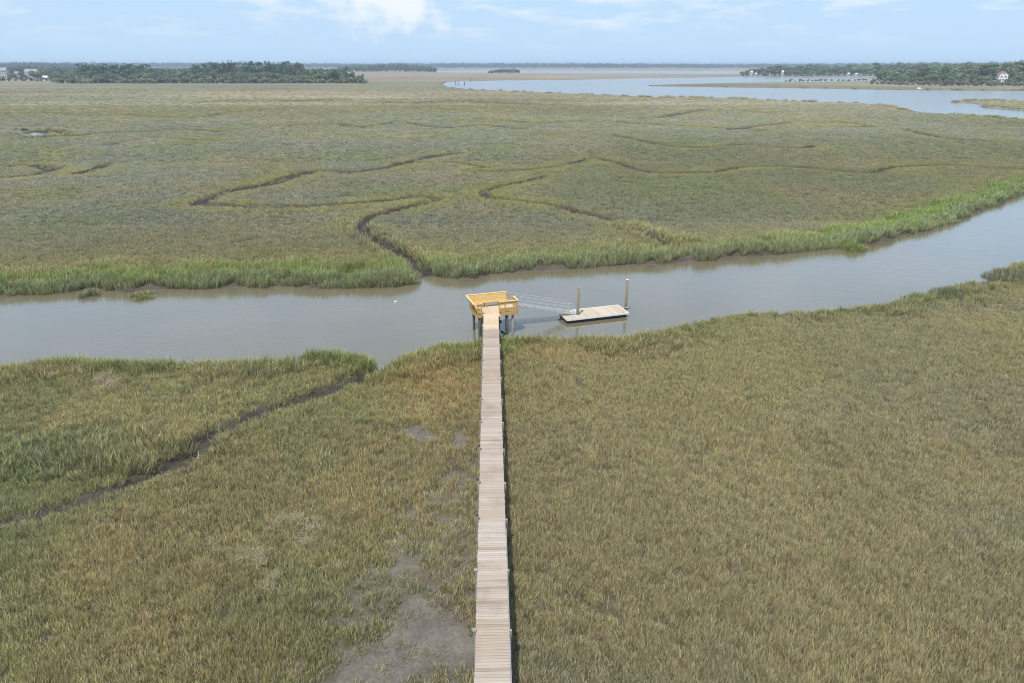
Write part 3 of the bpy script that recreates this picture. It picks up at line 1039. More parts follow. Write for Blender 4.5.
# front rails: left panel and right panel with two openings
fr = [(fi + .05, g0 - .06), (g1 + .06, W_ - .05)]
for j, (xa, xb) in enumerate(fr):
    for x in ([xa, xb] if j == 0 else [xa, (xa + xb) / 2 - .30, xb - .02]):
        MB().box((x, -.02, DZ - .28 + .64), (.09, .09, 1.28)).build('rail_post', M['yellow'], ph)
    MB().box(((xa + xb) / 2, -.02, DZ + .82), (xb - xa - .1, .035, .20)).build('rail_board', M['yellow'], ph)
    MB().box(((xa + xb) / 2, -.02, DZ + .26), (xb - xa - .1, .035, .30)).build('rail_board', M['yellow'], ph)
# right side: solid rail next to the front corner, opening for the gangway behind it
ry = 1.15
for y in (.05, ry):
    MB().box((W_ - .02, y, DZ + .36), (.09, .09, 1.28)).build('rail_post', M['yellow'], ph)
for z in (.82, .50, .20):
    MB().box((W_ - .02, (ry + .05) / 2, DZ + z), (.035, ry - .1, .17)).build('rail_board', M['yellow'], ph)
for (x, y) in ((W_ - .06, D_ - .25), (W_ - .32, D_ - .25)):
    MB().box((x, y, DZ + .36), (.09, .09, 1.28)).build('rail_post', M['yellow'], ph)
cap = MB()
cap.beam((-.04, D_ + .03, RZ + .02), (W_ - .26, D_ + .03, RZ + .02), .16, .04)
cap.beam((-.02, -.06, RZ + .024), (-.02, D_ - .05, RZ + .024), .16, .04)
cap.beam((-.10, -.02, RZ - .018), (g0, -.02, RZ - .018), .15, .04)
cap.beam((g1, -.02, RZ - .018), (W_ + .06, -.02, RZ - .018), .15, .04)
cap.beam((W_ - .02, .06, RZ - .015), (W_ - .02, ry + .06, RZ - .015), .15, .04)
cap.build('cap_rail', M['yellowcap'], ph)
MB().beam((W_ - .26, D_ - .05, RZ - .05), (W_ - .03, D_ - .28, RZ - .05), .1, .04).build('cap_rail', M['oldwood'], ph)
for (x, y, mt_) in ((fi + .25, .12, 'darkwood'), (fi + .55, .3, 'oldwood'), (W_ - .95, .14, 'darkwood'), (W_ - .40, .22, 'oldwood'), (fi + .25, yb - .15, 'darkwood'), (W_ - .4, yb - .15, 'darkwood'), (2.1, yb - .15, 'darkwood')):
    MB().tube((x, y, -2.6), (x, y, DZ - .05), .13, .115, 10).build('piling', M[mt_], ph, True)
for y in (.14, yb - .15):
    MB().beam((fi + .1, y + .15, DZ - .17), (W_ - .1, y + .15, DZ - .17), .07, .24).build('cross_beam', M['oldwood'], ph)
br = MB()
br.beam((g1 + .15, .05, -.15), (W_ - .9, .05, -.75), .06, .2)
br.build('cross_brace', M['darkwood'], ph)
MB().tube((g1 + .02, -.1, DZ - .3), (g1 + .02, -.1, -.9), .05).build('pipe', M['pipe'], ph)
MB().tube((g1 + .12, -.12, .75), (g1 + .12, .02, .75), .14, n=12).build('valve_wheel', M['pipe'], ph)

# ------------------------------------------------------------------ floating dock, piles and gangway
fa = at(567.2, 319.2, WL + .5)
fo = thing('floating_dock', 'long narrow floating dock of pale planks on black floats', 'floating dock', (fa[0], fa[1], WL), A)
FW, FD = 6.35, 2.35
pl = MB()
x = 0.0
while x < FW - .05:
    pl.box((x + .0715, FD / 2, .48), (.131, FD - .08, .036))
    x += .1432
pl.build('deck', M['dockdeck'], fo)
fm = MB()
fm.box((FW / 2, -.0, .40), (FW + .04, .06, .19))
fm.box((FW / 2, FD, .40), (FW + .04, .06, .19))
fm.box((-.0, FD / 2, .40), (.06, FD - .07, .19))
fm.box((FW, FD / 2, .40), (.06, FD - .07, .19))
fm.build('frame', M['white'], fo)
for k in range(4):
    MB().box((.9 + k * 1.52, FD / 2, .09), (1.42, FD - .14, .42)).build('float_drum', M['black'], fo)
for x, y in ((.55, .07), (3.2, .07), (5.8, .07)):
    cb = MB()
    cb.box((x, y, .53), (.05, .05, .06))
    cb.box((x, y, .57), (.22, .045, .03))
    cb.build('cleat', M['alu'], fo)


def pile(px, py, top_px, label):
    b_ = at(px, py, WL)
    # height from the photo: the pile's top lies on the ray through (px, top_px) at the same distance
    d = fwd * FPX + rgt * (px - 512) + upv * (341.5 - top_px)
    t = math.hypot(b_[0], b_[1]) / math.hypot(d[0], d[1])
    h = CAMH + d[2] * t
    p = thing('mooring_pile', label, 'pile', (b_[0], b_[1], WL), 0, 'mooring piles of the floating dock')
    MB().tube((0, 0, -1.8), (0.02, 0, h - WL), .145, .125, 12).build('shaft', M['pile'], p, True)
    MB().tube((.02, 0, h - WL + .001), (.02, 0, h - WL + .07), .135, .02, 12).build('pile_cap', M['white'] if px > 600 else M['oldwood'], p)
    hp = MB()
    for k in range(10):
        a0, a1 = k * .6283, (k + 1) * .6283
        hp.tube((.22 * math.cos(a0), .22 * math.sin(a0), .52), (.22 * math.cos(a1), .22 * math.sin(a1), .52), .028, n=6)
    hp.build('pile_hoop', M['alu'], p)
    return p


pile(577.3, 319.6, 287.5, 'round timber mooring pile at the front edge of the floating dock')
pile(625.2, 311.8, 279.5, 'round timber mooring pile with a pale cap at the right end of the floating dock')

gs, ge_ = np.array([*(o0 + ux * (W_ + .05) + uy * 1.75), DZ]), np.array([*(fa[:2] + ux * .95 + uy * 1.45), WL + .56])
gd = ge_ - gs
gang = thing('gangway', 'sloping aluminium gangway with thin pipe rails from the pierhead down to the floating dock', 'gangway', tuple(gs), math.atan2(gd[1], gd[0]))
GLn, GH = math.hypot(gd[0], gd[1]), gd[2]


def gp(u, v, z):
    return (GLn * u, v, GH * u + z)


HWG = .46
for v in (-HWG, HWG):
    MB().beam(gp(0, v, .02), gp(1, v, .02), .06, .12).build('side_rail', M['alu'], gang)
    mb = MB()
    for z in (.36, .68, 1.0):
        mb.tube(gp(0, v, z), gp(1, v, z), .027, n=6)
    for k in range(4):
        mb.tube(gp(k / 3, v, .05), gp(k / 3, v, 1.0), .021, n=6)
    mb.build('handrail', M['alu'], gang)
tr = MB()
for k in range(30):
    u = (k + .5) / 30
    tr.beam(gp(u, -HWG + .035, .03), gp(u, HWG - .035, .03), .10, .03)
tr.build('walking_surface', M['grate'], gang)
cl_ = MB()
for k in range(12):
    cl_.beam(gp((k + .6) / 12, -HWG + .05, .062), gp((k + .6) / 12, HWG - .05, .062), .045, .035)
cl_.build('cleats', M['oldwood'], gang)
MB().poly([gp(1, -HWG, .02), gp(1.14, -HWG, .015 - .14 * GH - .02), gp(1.14, HWG, .015 - .14 * GH - .02), gp(1, HWG, .02)]).build('toe_plate', M['alu'], gang)

# ------------------------------------------------------------------ buoy
bpz = at(395.5, 302, WL)
bu = thing('buoy', 'small white float drifting in the creek left of the pierhead', 'buoy', tuple(bpz))
mb = MB()
rings = [(-.12, .03), (-.08, .11), (0, .15), (.09, .13), (.15, .05)]
for (z0, r0), (z1, r1) in zip(rings[:-1], rings[1:]):
    mb.tube((0, 0, z0), (0, 0, z1), r0, r1, 12)
mb.build('float_body', M['orange'], bu, True)
MB().tube((0, 0, .14), (.05, 0, .42), .02, .015, 6).build('stick', M['oldwood'], bu)

# ------------------------------------------------------------------ trees


def crown(name, lobes, nleaf, size, mat, seed):
    r_ = random.Random(seed)
    mb = MB()
    vol = [l[3] * l[4] * l[5] for l in lobes]
    for i in range(nleaf):
        l = r_.choices(lobes, vol)[0]
        while True:
            d = Vector((r_.gauss(0, 1), r_.gauss(0, 1), r_.gauss(.15, 1)))
            if d.length > .1:
                break
        d.normalize()
        rr = r_.uniform(.55, 1.08)
        c = Vector((l[0] + d.x * l[3] * rr, l[1] + d.y * l[4] * rr, l[2] + d.z * l[5] * rr))
        nrm = (d + Vector((r_.gauss(0, .5), r_.gauss(0, .5), r_.gauss(.25, .5)))).normalized()
        x = nrm.orthogonal().normalized()
        x.rotate(Matrix.Rotation(r_.uniform(0, 6.28), 3, nrm))
        y = nrm.cross(x)
        s = size * r_.uniform(.6, 1.35)
        q = [c + x * s * .5, c + y * s * .42 + nrm * s * .12, c - x * s * .5, c - y * s * .42 - nrm * s * .1]
        mb.poly(q, r_.random())
    return mb.mesh(name, mat)


def trunk(name, h, r, limbs, seed):
    r_ = random.Random(seed)
    mb = MB()
    k = 4
    p = Vector((0, 0, -.5))
    for i in range(k):
        q = Vector((r_.gauss(0, h * .012), r_.gauss(0, h * .012), h * (i + 1) / k))
        mb.tube(p, q, r * (1 - .8 * i / k), r * (1 - .8 * (i + 1) / k), 7)
        p = q
    for l in limbs:
        z = l[2] - l[5] * .6
        mb.tube((0, 0, max(h * .25, z - h * .12)), (l[0] * .8, l[1] * .8, l[2]), r * .35, r * .1, 5)
    return mb.mesh(name, M['bark'])


KIND = {'pine': [], 'oak': [], 'shrub': []}
for s in range(5):
    r_ = random.Random(100 + s)
    lob = []
    for k in range(9):
        a = r_.uniform(0, 6.28)
        z = r_.uniform(.34, .93)
        q = (1.0 - z) * 4.2 + 1.0
        lob.append((math.cos(a) * q * .6, math.sin(a) * q * .6, 24 * z, q * r_.uniform(.8, 1.2) + .4, q * r_.uniform(.8, 1.2) + .4, r_.uniform(1.3, 2.2)))
    lob.append((0, 0, 23.2, 1.3, 1.3, 1.6))
    KIND['pine'].append((crown('pine_crown', lob, 620, 1.25, M['pine'], s), trunk('pine_trunk', 22, .32, lob, s)))
    lob = []
    for k in range(9):
        a = r_.uniform(0, 6.28)
        q = r_.uniform(0, 4.2)
        lob.append((math.cos(a) * q, math.sin(a) * q, r_.uniform(3.2, 12.2) - q * .3, r_.uniform(2.2, 3.4), r_.uniform(2.2, 3.4), r_.uniform(1.7, 2.6)))
    KIND['oak'].append((crown('oak_crown', lob, 700, 1.3, M['oak'], 40 + s), trunk('oak_trunk', 10, .4, lob, 40 + s)))
    lob = []
    for k in range(5):
        a = r_.uniform(0, 6.28)
        q = r_.uniform(0, 2.2)
        lob.append((math.cos(a) * q, math.sin(a) * q, r_.uniform(.9, 4.2), r_.uniform(1.3, 2.1), r_.uniform(1.3, 2.1), r_.uniform(1.1, 1.7)))
    KIND['shrub'].append((crown('shrub_crown', lob, 320, .95, M['shrub'], 80 + s), trunk('shrub_stem', 3.4, .12, lob, 80 + s)))
HGT = {'pine': 25.0, 'oak': 14.0, 'shrub': 5.6}
NAME = {'pine': 'pine_tree', 'oak': 'oak_tree', 'shrub': 'shrub'}
CAT = {'pine': 'pine tree', 'oak': 'broadleaf tree', 'shrub': 'shrub'}


def tree(kind, px, dist_y, h, label, group=None, wide=1.0):
    """a tree on the ray of photo column px, at world distance dist_y"""
    b_ = at(px, VH + CAMH * FPX / math.cos(PITCH) / (dist_y * math.cos(YAW)), 0)
    k = dist_y / b_[1]
    cm, tm = rnd.choice(KIND[kind])
    s = h / HGT[kind]
    o = thing(NAME[kind], label, CAT[kind], (b_[0] * k, dist_y, 0), rnd.uniform(0, 6.28), group)
    o.scale = (s * wide * rnd.uniform(.9, 1.15), s * wide * rnd.uniform(.9, 1.15), s)
    part('trunk', tm, o)
    part('crown', cm, o)
    return o


def lerp_tab(tab, x):
    return float(np.interp(x, [t[0] for t in tab], [t[1] for t in tab]))


# left wood: shrubs along the marsh, broadleaf trees, tall pines behind
top_l = [(60, 15), (76, 19), (84, 25), (95, 24), (150, 23), (157, 18), (190, 19), (195, 23), (205, 25), (236, 27), (290, 26.5), (303, 24), (312, 20), (318, 17), (342, 17), (356, 14), (368, 9)]
x = 58.0
while x < 368:
    tree('shrub', x, 935 + rnd.uniform(-6, 10), rnd.uniform(5, 8.5), 'grey-green shrub in the row along the foot of the left wood', 'shrubs at the foot of the left wood', 1.5)
    x += rnd.uniform(3.6, 5.6)
x = 54.0
while x < 362:
    h = min(lerp_tab(top_l, x) * .72, rnd.uniform(10.5, 16.5))
    tree('oak', x, 962 + rnd.uniform(-10, 18), h, 'rounded broadleaf tree in front of the pines of the left wood', 'broadleaf trees of the left wood', 1.35)
    x += rnd.uniform(4.5, 7.5)
x = 82.0
while x < 306:
    h = lerp_tab(top_l, x) * rnd.uniform(.92, 1.04)
    if not 156 < x < 192:
        tree('pine', x, 1000 + rnd.uniform(-14, 40), h, 'tall dark pine rising in the back rows of the left wood', 'pines of the left wood', 1.5)
    x += rnd.uniform(2.2, 3.6)
for px, h, lab in ((165, 21.5, 'round-topped tree standing above a low stretch of the left wood, left of two smaller ones'), (178, 20, 'mid-sized round-topped tree above the low stretch of the left wood'),
                   (187, 19, 'smallest of the round-topped trees above the low stretch of the left wood')):
    tree('oak', px, 1000, h, lab, None, .8)
tree('oak', 315, 970, 22.5, 'double-headed tall tree above the yellow-green bushes near the right end of the left wood', None, .75)
tree('oak', 334, 960, 21.5, 'big round-crowned tree standing free near the right end of the left wood', None, .85)
tree('pine', 347, 950, 20.5, 'pointed dark conifer right of the round-crowned tree at the end of the left wood', None, 1.2)
tree('oak', 352, 955, 14.5, 'low tree leaning out beside the pointed conifer at the end of the left wood', None, .9)
tree('oak', 363, 948, 11.5, 'last small tree at the right tip of the left wood', None, .8)
x = 300.0
while x < 343:
    tree('oak', x, 985 + rnd.uniform(-8, 8), rnd.uniform(15, 18.5), 'middling broadleaf tree in the low right part of the left wood', 'middle trees at the right part of the left wood', 1.2)
    x += rnd.uniform(4, 6)
# around the far left houses
x = -30.0
while x < 76:
    big = rnd.random() < .4
    tree('oak', x, 1115 + rnd.uniform(0, 110), rnd.uniform(14, 19) if big else rnd.uniform(8, 12), 'tree among the houses at the far left edge of the marsh', 'trees around the far left houses', 1.2)
    x += rnd.uniform(2.6, 4.6)
x = -20.0
while x < 62:
    tree('shrub', x, 1075 + rnd.uniform(-5, 12), rnd.uniform(4, 6.5), 'low shrub on the shore below the far left houses', 'shrubs below the far left houses', 1.25)
    x += rnd.uniform(4, 6.5)
tree('oak', 2, 1220, 21, 'dark tree rising over the leftmost house', None, .8)
# right wood
top_r = [(868, 12), (880, 18), (900, 20), (930, 22), (960, 24), (985, 26), (1010, 28), (1024, 29), (1100, 30)]
x = 872.0
while x < 1110:
    tree('shrub', x, 800 + rnd.uniform(-8, 10) + max(0, 935 - x) * 1.2, rnd.uniform(4, 7), 'shrub in the row along the shore of the right wood', 'shrubs at the foot of the right wood', 1.2)
    x += rnd.uniform(4.5, 7)
x = 890.0
while x < 1110:
    h = min(lerp_tab(top_r, x) * .7, rnd.uniform(10, 15))
    if not 990 < x < 1013:
        tree('oak', x, 835 + rnd.uniform(-8, 25) + max(0, 935 - x) * 1.2, h, 'rounded light green tree on the front slope of the right wood', 'front trees of the right wood', 1.4)
    x += rnd.uniform(5.5, 8.5)
for x in (991, 998, 1005, 1012):
    tree('oak', x, 828, 7.0, 'small bushy tree hiding the foot of the white house in the right wood', 'bushy trees below the white house', .85)
x = 880.0
while x < 1110:
    h = lerp_tab(top_r, x) * rnd.uniform(.92, 1.03)
    tree('oak', x, 905 + rnd.uniform(-10, 60) + max(0, 935 - x) * 1.5, h, 'tall dark broadleaf tree in the back of the right wood', 'back trees of the right wood', 1.15)
    x += rnd.uniform(4, 6.5)
x = 744.0
while x < 880:
    tree('shrub', x, 1508 + rnd.uniform(-4, 6), rnd.uniform(4, 6.5), 'shrub on the waterline of the wooded peninsula', 'shrubs on the waterline of the peninsula', 1.6)
    x += rnd.uniform(4, 8)
# peninsula beyond the upper river
top_p = [(742, 12), (756, 19), (772, 20), (780, 25), (790, 20), (803, 26), (815, 23), (850, 25), (880, 27), (960, 30), (990, 30)]
x = 742.0
while x < 985:
    h = lerp_tab(top_p, x) * rnd.uniform(.85, 1.06)
    tree('oak', x, 1515 + rnd.uniform(0, 80), h, 'tree in the wooded peninsula across the river', 'trees of the wooded peninsula', 1.4)
    x += rnd.uniform(3.2, 5.2)
x = 786.0
while x < 880:
    b_ = at(x, 81.6 - (x - 786) * .012)
    tree('shrub', x, b_[1], rnd.uniform(2.2, 4), 'low bush along the top of the marsh island in the river', 'bushes on the marsh island', 1.5)
    x += rnd.uniform(2.5, 7)
for x in (884, 893, 902, 911, 918, 926, 934):
    tree('shrub', x, 1000 - (x - 884) * 3, rnd.uniform(3, 5), 'scattered bush on the tan flats left of the right wood', 'bushes on the tan flats', 1.3)


# far woods that read as one mass each
def far_wood(name, label, px0, px1, dist, depth, hfun, step, size):
    """hundreds of crowns in one mesh: a wood on the horizon"""
    V, Fc, T = [], [], []
    x = px0
    base = at(512, VH + CAMH * FPX / math.cos(PITCH) / dist)
    while x < px1:
        for row in range(2):
            d = dist + rnd.uniform(0, depth) + row * depth
            b_ = at(x, VH + CAMH * FPX / math.cos(PITCH) / d)
            h = hfun(x) * rnd.uniform(.8, 1.05)
            w = h * rnd.uniform(.38, .6)
            for i in range(46):
                u = Vector((rnd.gauss(0, 1), rnd.gauss(0, 1), rnd.gauss(.1, 1))).normalized()
                q = rnd.uniform(.5, 1.05)
                c = Vector((b_[0] + u.x * w * q, b_[1] + u.y * w * q, h * (.52 + .46 * u.z * q)))
                nn = (u + Vector((rnd.gauss(0, .4), rnd.gauss(0, .4), rnd.gauss(.2, .4)))).normalized()
                a = nn.orthogonal().normalized()
                bq = nn.cross(a)
                s = size * rnd.uniform(.6, 1.3)
                k = len(V)
                V.extend([tuple(c + a * s), tuple(c + bq * s * .8), tuple(c - a * s), tuple(c - bq * s * .8)])
                Fc.append((k, k + 1, k + 2, k + 3))
                T.append(rnd.random())
        x += step * rnd.uniform(.7, 1.3)
    mb = MB()
    mb.v, mb.f, mb.t = V, Fc, T
    o = mb.build(name, M['farwood'])
    return tag(o, label, 'distant wood', kind='stuff')


def island_h(tab):
    return lambda x: lerp_tab(tab, x)


far_wood('island_wood', 'low blue-green wooded island on the horizon right of the left wood', 340, 438, 2120, 60, island_h([(340, 19), (370, 22), (385, 27), (402, 29), (415, 23), (430, 19), (438, 9)]), 2.6, 3.0)
far_wood('island_wood', 'small dark wooded islet in the water at mid horizon', 489, 521, 1850, 30, island_h([(489, 5), (494, 9), (505, 13), (515, 12), (521, 6)]), 2.2, 1.8)
far_wood('inner_wood', 'hazy blue-green trees filling in behind the far left houses and the gaps of the left wood', -60, 345, 1420, 60, island_h([(-60, 20), (0, 19), (30, 20), (70, 17), (150, 16), (345, 14)]), 2.4, 2.2)
far_wood('shore_wood', 'thin hazy line of woods along the whole horizon', -120, 1150, 4300, 200, island_h([(-120, 36), (0, 40), (60, 38), (345, 30), (390, 31), (450, 33), (520, 34), (640, 30), (745, 28), (900, 34), (1150, 38)]), 2.6, 5.5)
far_wood('shore_wood', 'blue ridge of woods behind the far left houses', -60, 82, 2500, 120, island_h([(-60, 33), (0, 31), (40, 33), (60, 29), (82, 27)]), 2.6, 3.6)

# ------------------------------------------------------------------ houses


def house(label, px, dist_y, w, d, eave, ridge, roof, rz=0.0, piers=0.0, wins=((2, .5),), wall='siding'):
    b_ = at(px, VH + CAMH * FPX / math.cos(PITCH) / (dist_y * math.cos(YAW)), 0)
    k = dist_y / b_[1]
    h = thing('house', label, 'house', (b_[0] * k, dist_y, 0), rz)
    mb = MB()
    mb.box((0, 0, (eave + piers) / 2), (w, d, eave - piers))
    for sx in (-1, 1):     # gable triangles
        mb.poly([(sx * w / 2, -d / 2, eave), (sx * w / 2, d / 2, eave), (sx * w / 2, 0, ridge - .15)])
    mb.build('wall', M[wall], h)
    rf = MB()
    for sy in (-1, 1):
        a0, a1 = Vector((-w / 2 - .5, sy * (d / 2 + .5), eave - .2)), Vector((w / 2 + .5, sy * (d / 2 + .5), eave - .2))
        r0, r1 = Vector((-w / 2 - .5, 0, ridge)), Vector((w / 2 + .5, 0, ridge))
        up = Vector((0, 0, .3))
        k0 = len(rf.v)
        rf.v += [tuple(p) for p in (a0, a1, r1, r0, a0 + up, a1 + up, r1 + up, r0 + up)]
        for f in ((3, 2, 1, 0), (4, 5, 6, 7), (0, 1, 5, 4), (1, 2, 6, 5), (2, 3, 7, 6), (3, 0, 4, 7)):
            rf.f.append([k0 + i for i in f])
            rf.t.append(.5)
    rf.build('roof', M[roof], h)
    for nwin, z in wins:
        for i in range(nwin):
            x = w * ((i + .5) / nwin - .5)
            MB().box((x, -d / 2 - .02, z), (min(1.8, w / nwin * .55), .12, 1.9)).build('window', M['glass'], h)
    if piers:
        for x in (-w / 2 + .3, 0, w / 2 - .3):
            for y in (-d / 2 + .3, d / 2 - .3):
                MB().box((x, y, piers / 2), (.4, .4, piers)).build('pier', M['oldwood'], h)
    return h


hs_ = house('large white house with a red-brown gable roof on the slope of the right wood', 1000.5, 850, 12, 9, 11.2, 14.6, 'redroof', R(-112), 3.0, ((4, 5.2), (4, 8.6)), 'white')
for (yy, zz) in ((-3, 5.2), (0, 5.2), (3, 5.2), (-2.4, 8.6), (2.4, 8.6), (0, 12.2)):
    for sx in (-1, 1):
        MB().box((sx * 6.02, yy * .85, zz), (.12, 1.5, 1.8)).build('window', M['glass'], hs_)
MB().box((0, -5.4, 6.9), (11, 1.8, .25)).build('balcony', M['white'], hs_)
house('white three-storey house at the left edge of the photo', 2, 1180, 20, 10, 13.2, 17.5, 'greyroof', R(8), 3, ((6, 5), (6, 8.5), (6, 11.6)))
house('pale grey-roofed house standing among trees near the left edge', 33.5, 1180, 19, 9, 11.5, 15.2, 'greyroof', R(-6), 3, ((5, 5.5), (5, 9)), 'cream')
house('small pale cottage between the two big left houses', 18.5, 1190, 6, 6, 9, 11.5, 'greyroof', R(10), 2, ((2, 6),), 'cream')
house('low shed with a white roof on the left shore', 46, 1095, 7, 6, 4.0, 6.6, 'whiteroof', 0, 0, ((2, 2.2),), 'cream')
for px, dy, w, e, r_, lab in ((751, 1500, 4.5, 7, 9.5, 'small white house at the left tip of the wooded peninsula'), (755.5, 1490, 4, 4, 6, 'tiny white boathouse below the left tip of the peninsula'),
                              (782, 1500, 3.5, 8, 10.5, 'tall narrow white house under the big tree of the peninsula'), (848, 1500, 4, 4, 6.2, 'left one of two white cottages on the peninsula shore'),
                              (856, 1490, 5, 3.5, 5.5, 'right one of two white cottages on the peninsula shore')):
    house(lab, px, dy, w, 6, e, r_, 'whiteroof', rnd.uniform(-.2, .2), 0, ((2, 2.2),))
for px, dy, w, e, r_, lab in ((886, 1330, 7, 5, 7.5, 'small white dock house left of the long white sheds'), (897.5, 1310, 5, 6.5, 9, 'taller white dock shed between two low ones'), (906, 1270, 14, 4.5, 7.2, 'long low white dock shed at the edge of the right wood')):
    house(lab, px, dy, w, 6, e, r_, 'whiteroof', rnd.uniform(-.1, .1), 0, ((3, 2.4),))

# ------------------------------------------------------------------ boats and old pilings


def boat(label, px, dist_y, ln, rz, cabin=True, group=None):
    b_ = at(px, VH + CAMH * FPX / math.cos(PITCH) / (dist_y * math.cos(YAW)), WL)
    k = dist_y / b_[1]
    o = thing('boat', label, 'boat', (b_[0] * k, dist_y, WL), rz, group)
    mb = MB()
    st = [(-.5, .16, .0), (-.2, .18, 0), (.15, .165, .01), (.36, .10, .04), (.5, .01, .07)]
    ring = []
    for t, hw, rise in st:
        x = t * ln
        zt = .13 * ln * (.8 + rise * 4)
        ring.append([(x, -hw * ln, zt), (x, -hw * ln * .75, -.1), (x, hw * ln * .75, -.1), (x, hw * ln, zt)])
    k0 = len(mb.v)
    for q in ring:
        mb.v += q
    for i in range(len(ring) - 1):
        for j in range(3):
            mb.f.append([k0 + i * 4 + j, k0 + i * 4 + j + 1, k0 + (i + 1) * 4 + j + 1, k0 + (i + 1) * 4 + j])
            mb.t.append(.5)
        mb.f.append([k0 + i * 4 + 3, k0 + i * 4, k0 + (i + 1) * 4, k0 + (i + 1) * 4 + 3])
        mb.t.append(.5)
    mb.f.append([k0, k0 + 3, k0 + 2, k0 + 1])
    mb.t.append(.5)
    mb.build('hull', M['white'], o)
    if cabin:
        cb = MB()
        cb.box((.02 * ln, 0, .2 * ln), (.32 * ln, .2 * ln, .16 * ln))
        cb.build('cabin', M['white'], o)
        MB().box((.182 * ln, 0, .23 * ln), (.01 * ln, .17 * ln, .06 * ln)).build('windscreen', M['glass'], o)
    MB().box((-.53 * ln, 0, .13 * ln), (.07 * ln, .07 * ln, .16 * ln)).build('outboard_motor', M['pipe'], o)
    return o


boat('white cabin boat moored off the grassy shore of the wide river', 919, 690, 7.6, R(8))
boat('leftmost white boat behind the bushes of the marsh island', 790, at(790, 81)[1], 6.5, R(-10), True)
boat('middle white boat behind the bushes of the marsh island', 818, at(818, 80.4)[1], 6.0, R(5), True)
boat('rightmost white boat behind the bushes of the marsh island', 833, at(833, 79.8)[1], 6.5, R(0), True)
boat('white boat among the old pilings at the left end of the river', 461.5, at(461, 84.5, WL)[1], 6.0, R(80), True)
for px, py, hh, lab in ((456, 84.8, 4.6, 'leftmost dark old piling at the left end of the river'), (459, 84.6, 3.6, 'second dark old piling beside the white boat'), (464.5, 84.9, 3.8, 'dark old piling right of the white boat'),
                        (470.5, 81.4, 4.2, 'lone dark piling near the far mud bank of the river')):
    b_ = at(px, py, WL)
    p = thing('piling', lab, 'piling', tuple(b_), 0, 'old pilings in the river')
    MB().tube((0, 0, -1.5), (rnd.gauss(0, .15), 0, hh), .42, .34, 9).build('shaft', M['darkwood'], p, True)

# ------------------------------------------------------------------ air
hz = MB()
hz.box((0, 7900, 16.0), (24000, 16050, 40.0))
mt = bpy.data.materials.new('air')
mt.use_nodes = True
nt = mt.node_tree
for n_ in list(nt.nodes):
    nt.nodes.remove(n_)
out = nt.nodes.new('ShaderNodeOutputMaterial')
pv = nt.nodes.new('ShaderNodeVolumePrincipled')
pv.inputs['Color'].default_value = (.68, .83, 1.0, 1)
pv.inputs['Density'].default_value = 1.65e-4
nt.links.new(pv.outputs[0], out.inputs['Volume'])
haze = hz.build('haze', mt)
tag(haze, 'pale bluish air over the marsh', 'haze', kind='stuff')

# ------------------------------------------------------------------ light, sky
EL = R(64)
sx, sy = -.46, -.89
sd_ = Vector((sx * math.cos(EL), sy * math.cos(EL), math.sin(EL)))
sl = bpy.data.lights.new('sun', 'SUN')
sl.energy = 3.2
sl.angle = R(1.2)
sl.color = (1, .955, .89)
so = bpy.data.objects.new('sun', sl)
C.objects.link(so)
so.rotation_euler = sd_.to_track_quat('Z', 'Y').to_euler()
so.location = (0, 0, 60)

SKYC, CLOUDC = (3.85, 5.4, 7.2), (6.9, 7.1, 7.3)
w = bpy.data.worlds.new('World')
S.world = w
w.use_nodes = True
nt = w.node_tree
for n_ in list(nt.nodes):
    nt.nodes.remove(n_)
out = nt.nodes.new('ShaderNodeOutputWorld')
bg = nt.nodes.new('ShaderNodeBackground')
bg.inputs[1].default_value = .10
sk = nt.nodes.new('ShaderNodeTexSky')
sk.sky_type = 'NISHITA'
sk.sun_disc = False
sk.sun_elevation = EL
sk.sun_rotation = math.atan2(sx, sy)
sk.air_density, sk.dust_density, sk.ozone_density = 1.0, 1.0, 2.5
tc = nt.nodes.new('ShaderNodeTexCoord')
mp = nt.nodes.new('ShaderNodeMapping')
mp.inputs['Scale'].default_value = (4.0, 4.0, 19)
mp.inputs['Location'].default_value = (.35, .2, .1)
L(nt, tc.outputs['Generated'], mp.inputs[0])
cn = noise(nt, 2.4, 7, mp.outputs[0], .60)
sep = nt.nodes.new('ShaderNodeSeparateXYZ')
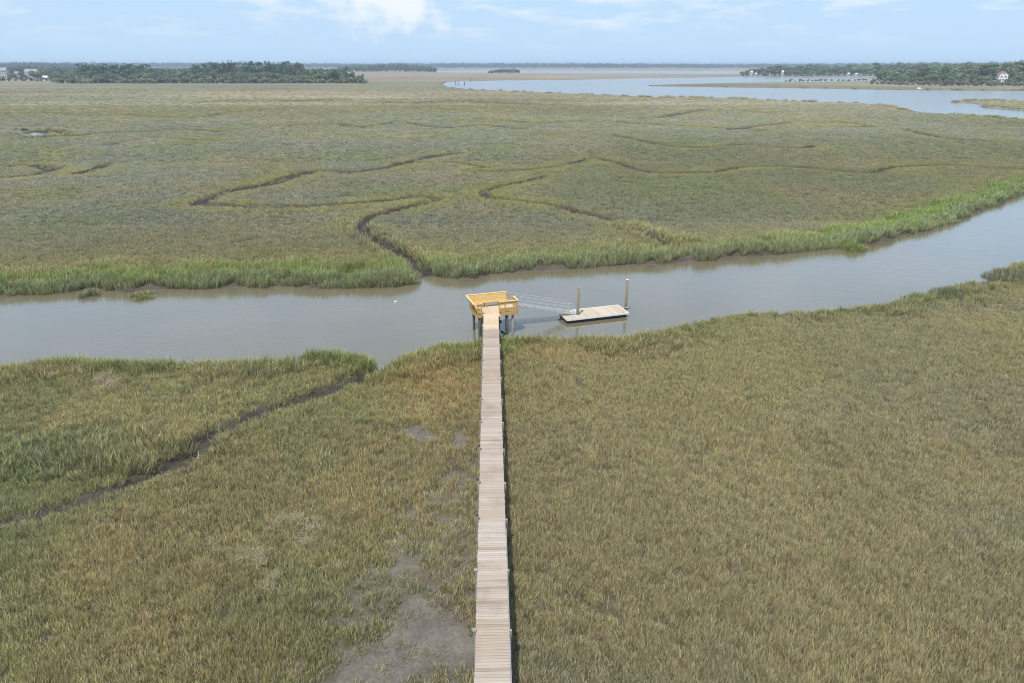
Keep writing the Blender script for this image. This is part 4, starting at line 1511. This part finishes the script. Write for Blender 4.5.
L(nt, tc.outputs['Generated'], sep.inputs[0])
# pale summer haze low down over the Nishita sky
c = mixc(nt, mrange(nt, sep.outputs[2], .02, .7, .92, .35), sk.outputs[0], SKYC)
band = mrange(nt, sep.outputs[2], .015, .06, 0, 1)
mul = N(nt, 'ShaderNodeMath', operation='MULTIPLY')
L(nt, mrange(nt, cn, .49, .70, 0, .62), mul.inputs[0])
L(nt, band, mul.inputs[1])
c = mixc(nt, mul.outputs[0], c, CLOUDC)
# one brighter cumulus group
dd = Vector(fwd * FPX + rgt * (386 - 512) + upv * (341.5 - 4)).normalized()
sb_ = N(nt, 'ShaderNodeVectorMath', operation='SUBTRACT')
L(nt, tc.outputs['Generated'], sb_.inputs[0])
sb_.inputs[1].default_value = dd
m2 = N(nt, 'ShaderNodeVectorMath', operation='MULTIPLY')
L(nt, sb_.outputs[0], m2.inputs[0])
m2.inputs[1].default_value = (1, 1, 2.4)
ln_ = N(nt, 'ShaderNodeVectorMath', operation='LENGTH')
L(nt, m2.outputs[0], ln_.inputs[0])
cn2 = noise(nt, 26, 6, tc.outputs['Generated'], .6)
ad = N(nt, 'ShaderNodeMath', operation='SUBTRACT')
L(nt, mrange(nt, cn2, .25, .75, -.05, .09), ad.inputs[0])
L(nt, ln_.outputs['Value'], ad.inputs[1])
c = mixc(nt, mrange(nt, ad.outputs[0], -.07, .01, 0, .78), c, CLOUDC)
L(nt, c, bg.inputs[0])
L(nt, bg.outputs[0], out.inputs[0])

S.view_settings.view_transform = 'Standard'
S.view_settings.look = 'None'
S.view_settings.exposure = 0.5
S.view_settings.gamma = 1.0
S.cycles.max_bounces = 6
S.cycles.diffuse_bounces = 3
S.cycles.glossy_bounces = 3
S.cycles.transmission_bounces = 3
S.cycles.volume_bounces = 0
S.cycles.use_denoising = True
S.cycles.denoising_prefilter = 'ACCURATE'
S.cycles.denoising_input_passes = 'RGB_ALBEDO_NORMAL'
S.cycles.filter_width = 1.1
S.cycles.caustics_reflective = False
S.cycles.caustics_refractive = False
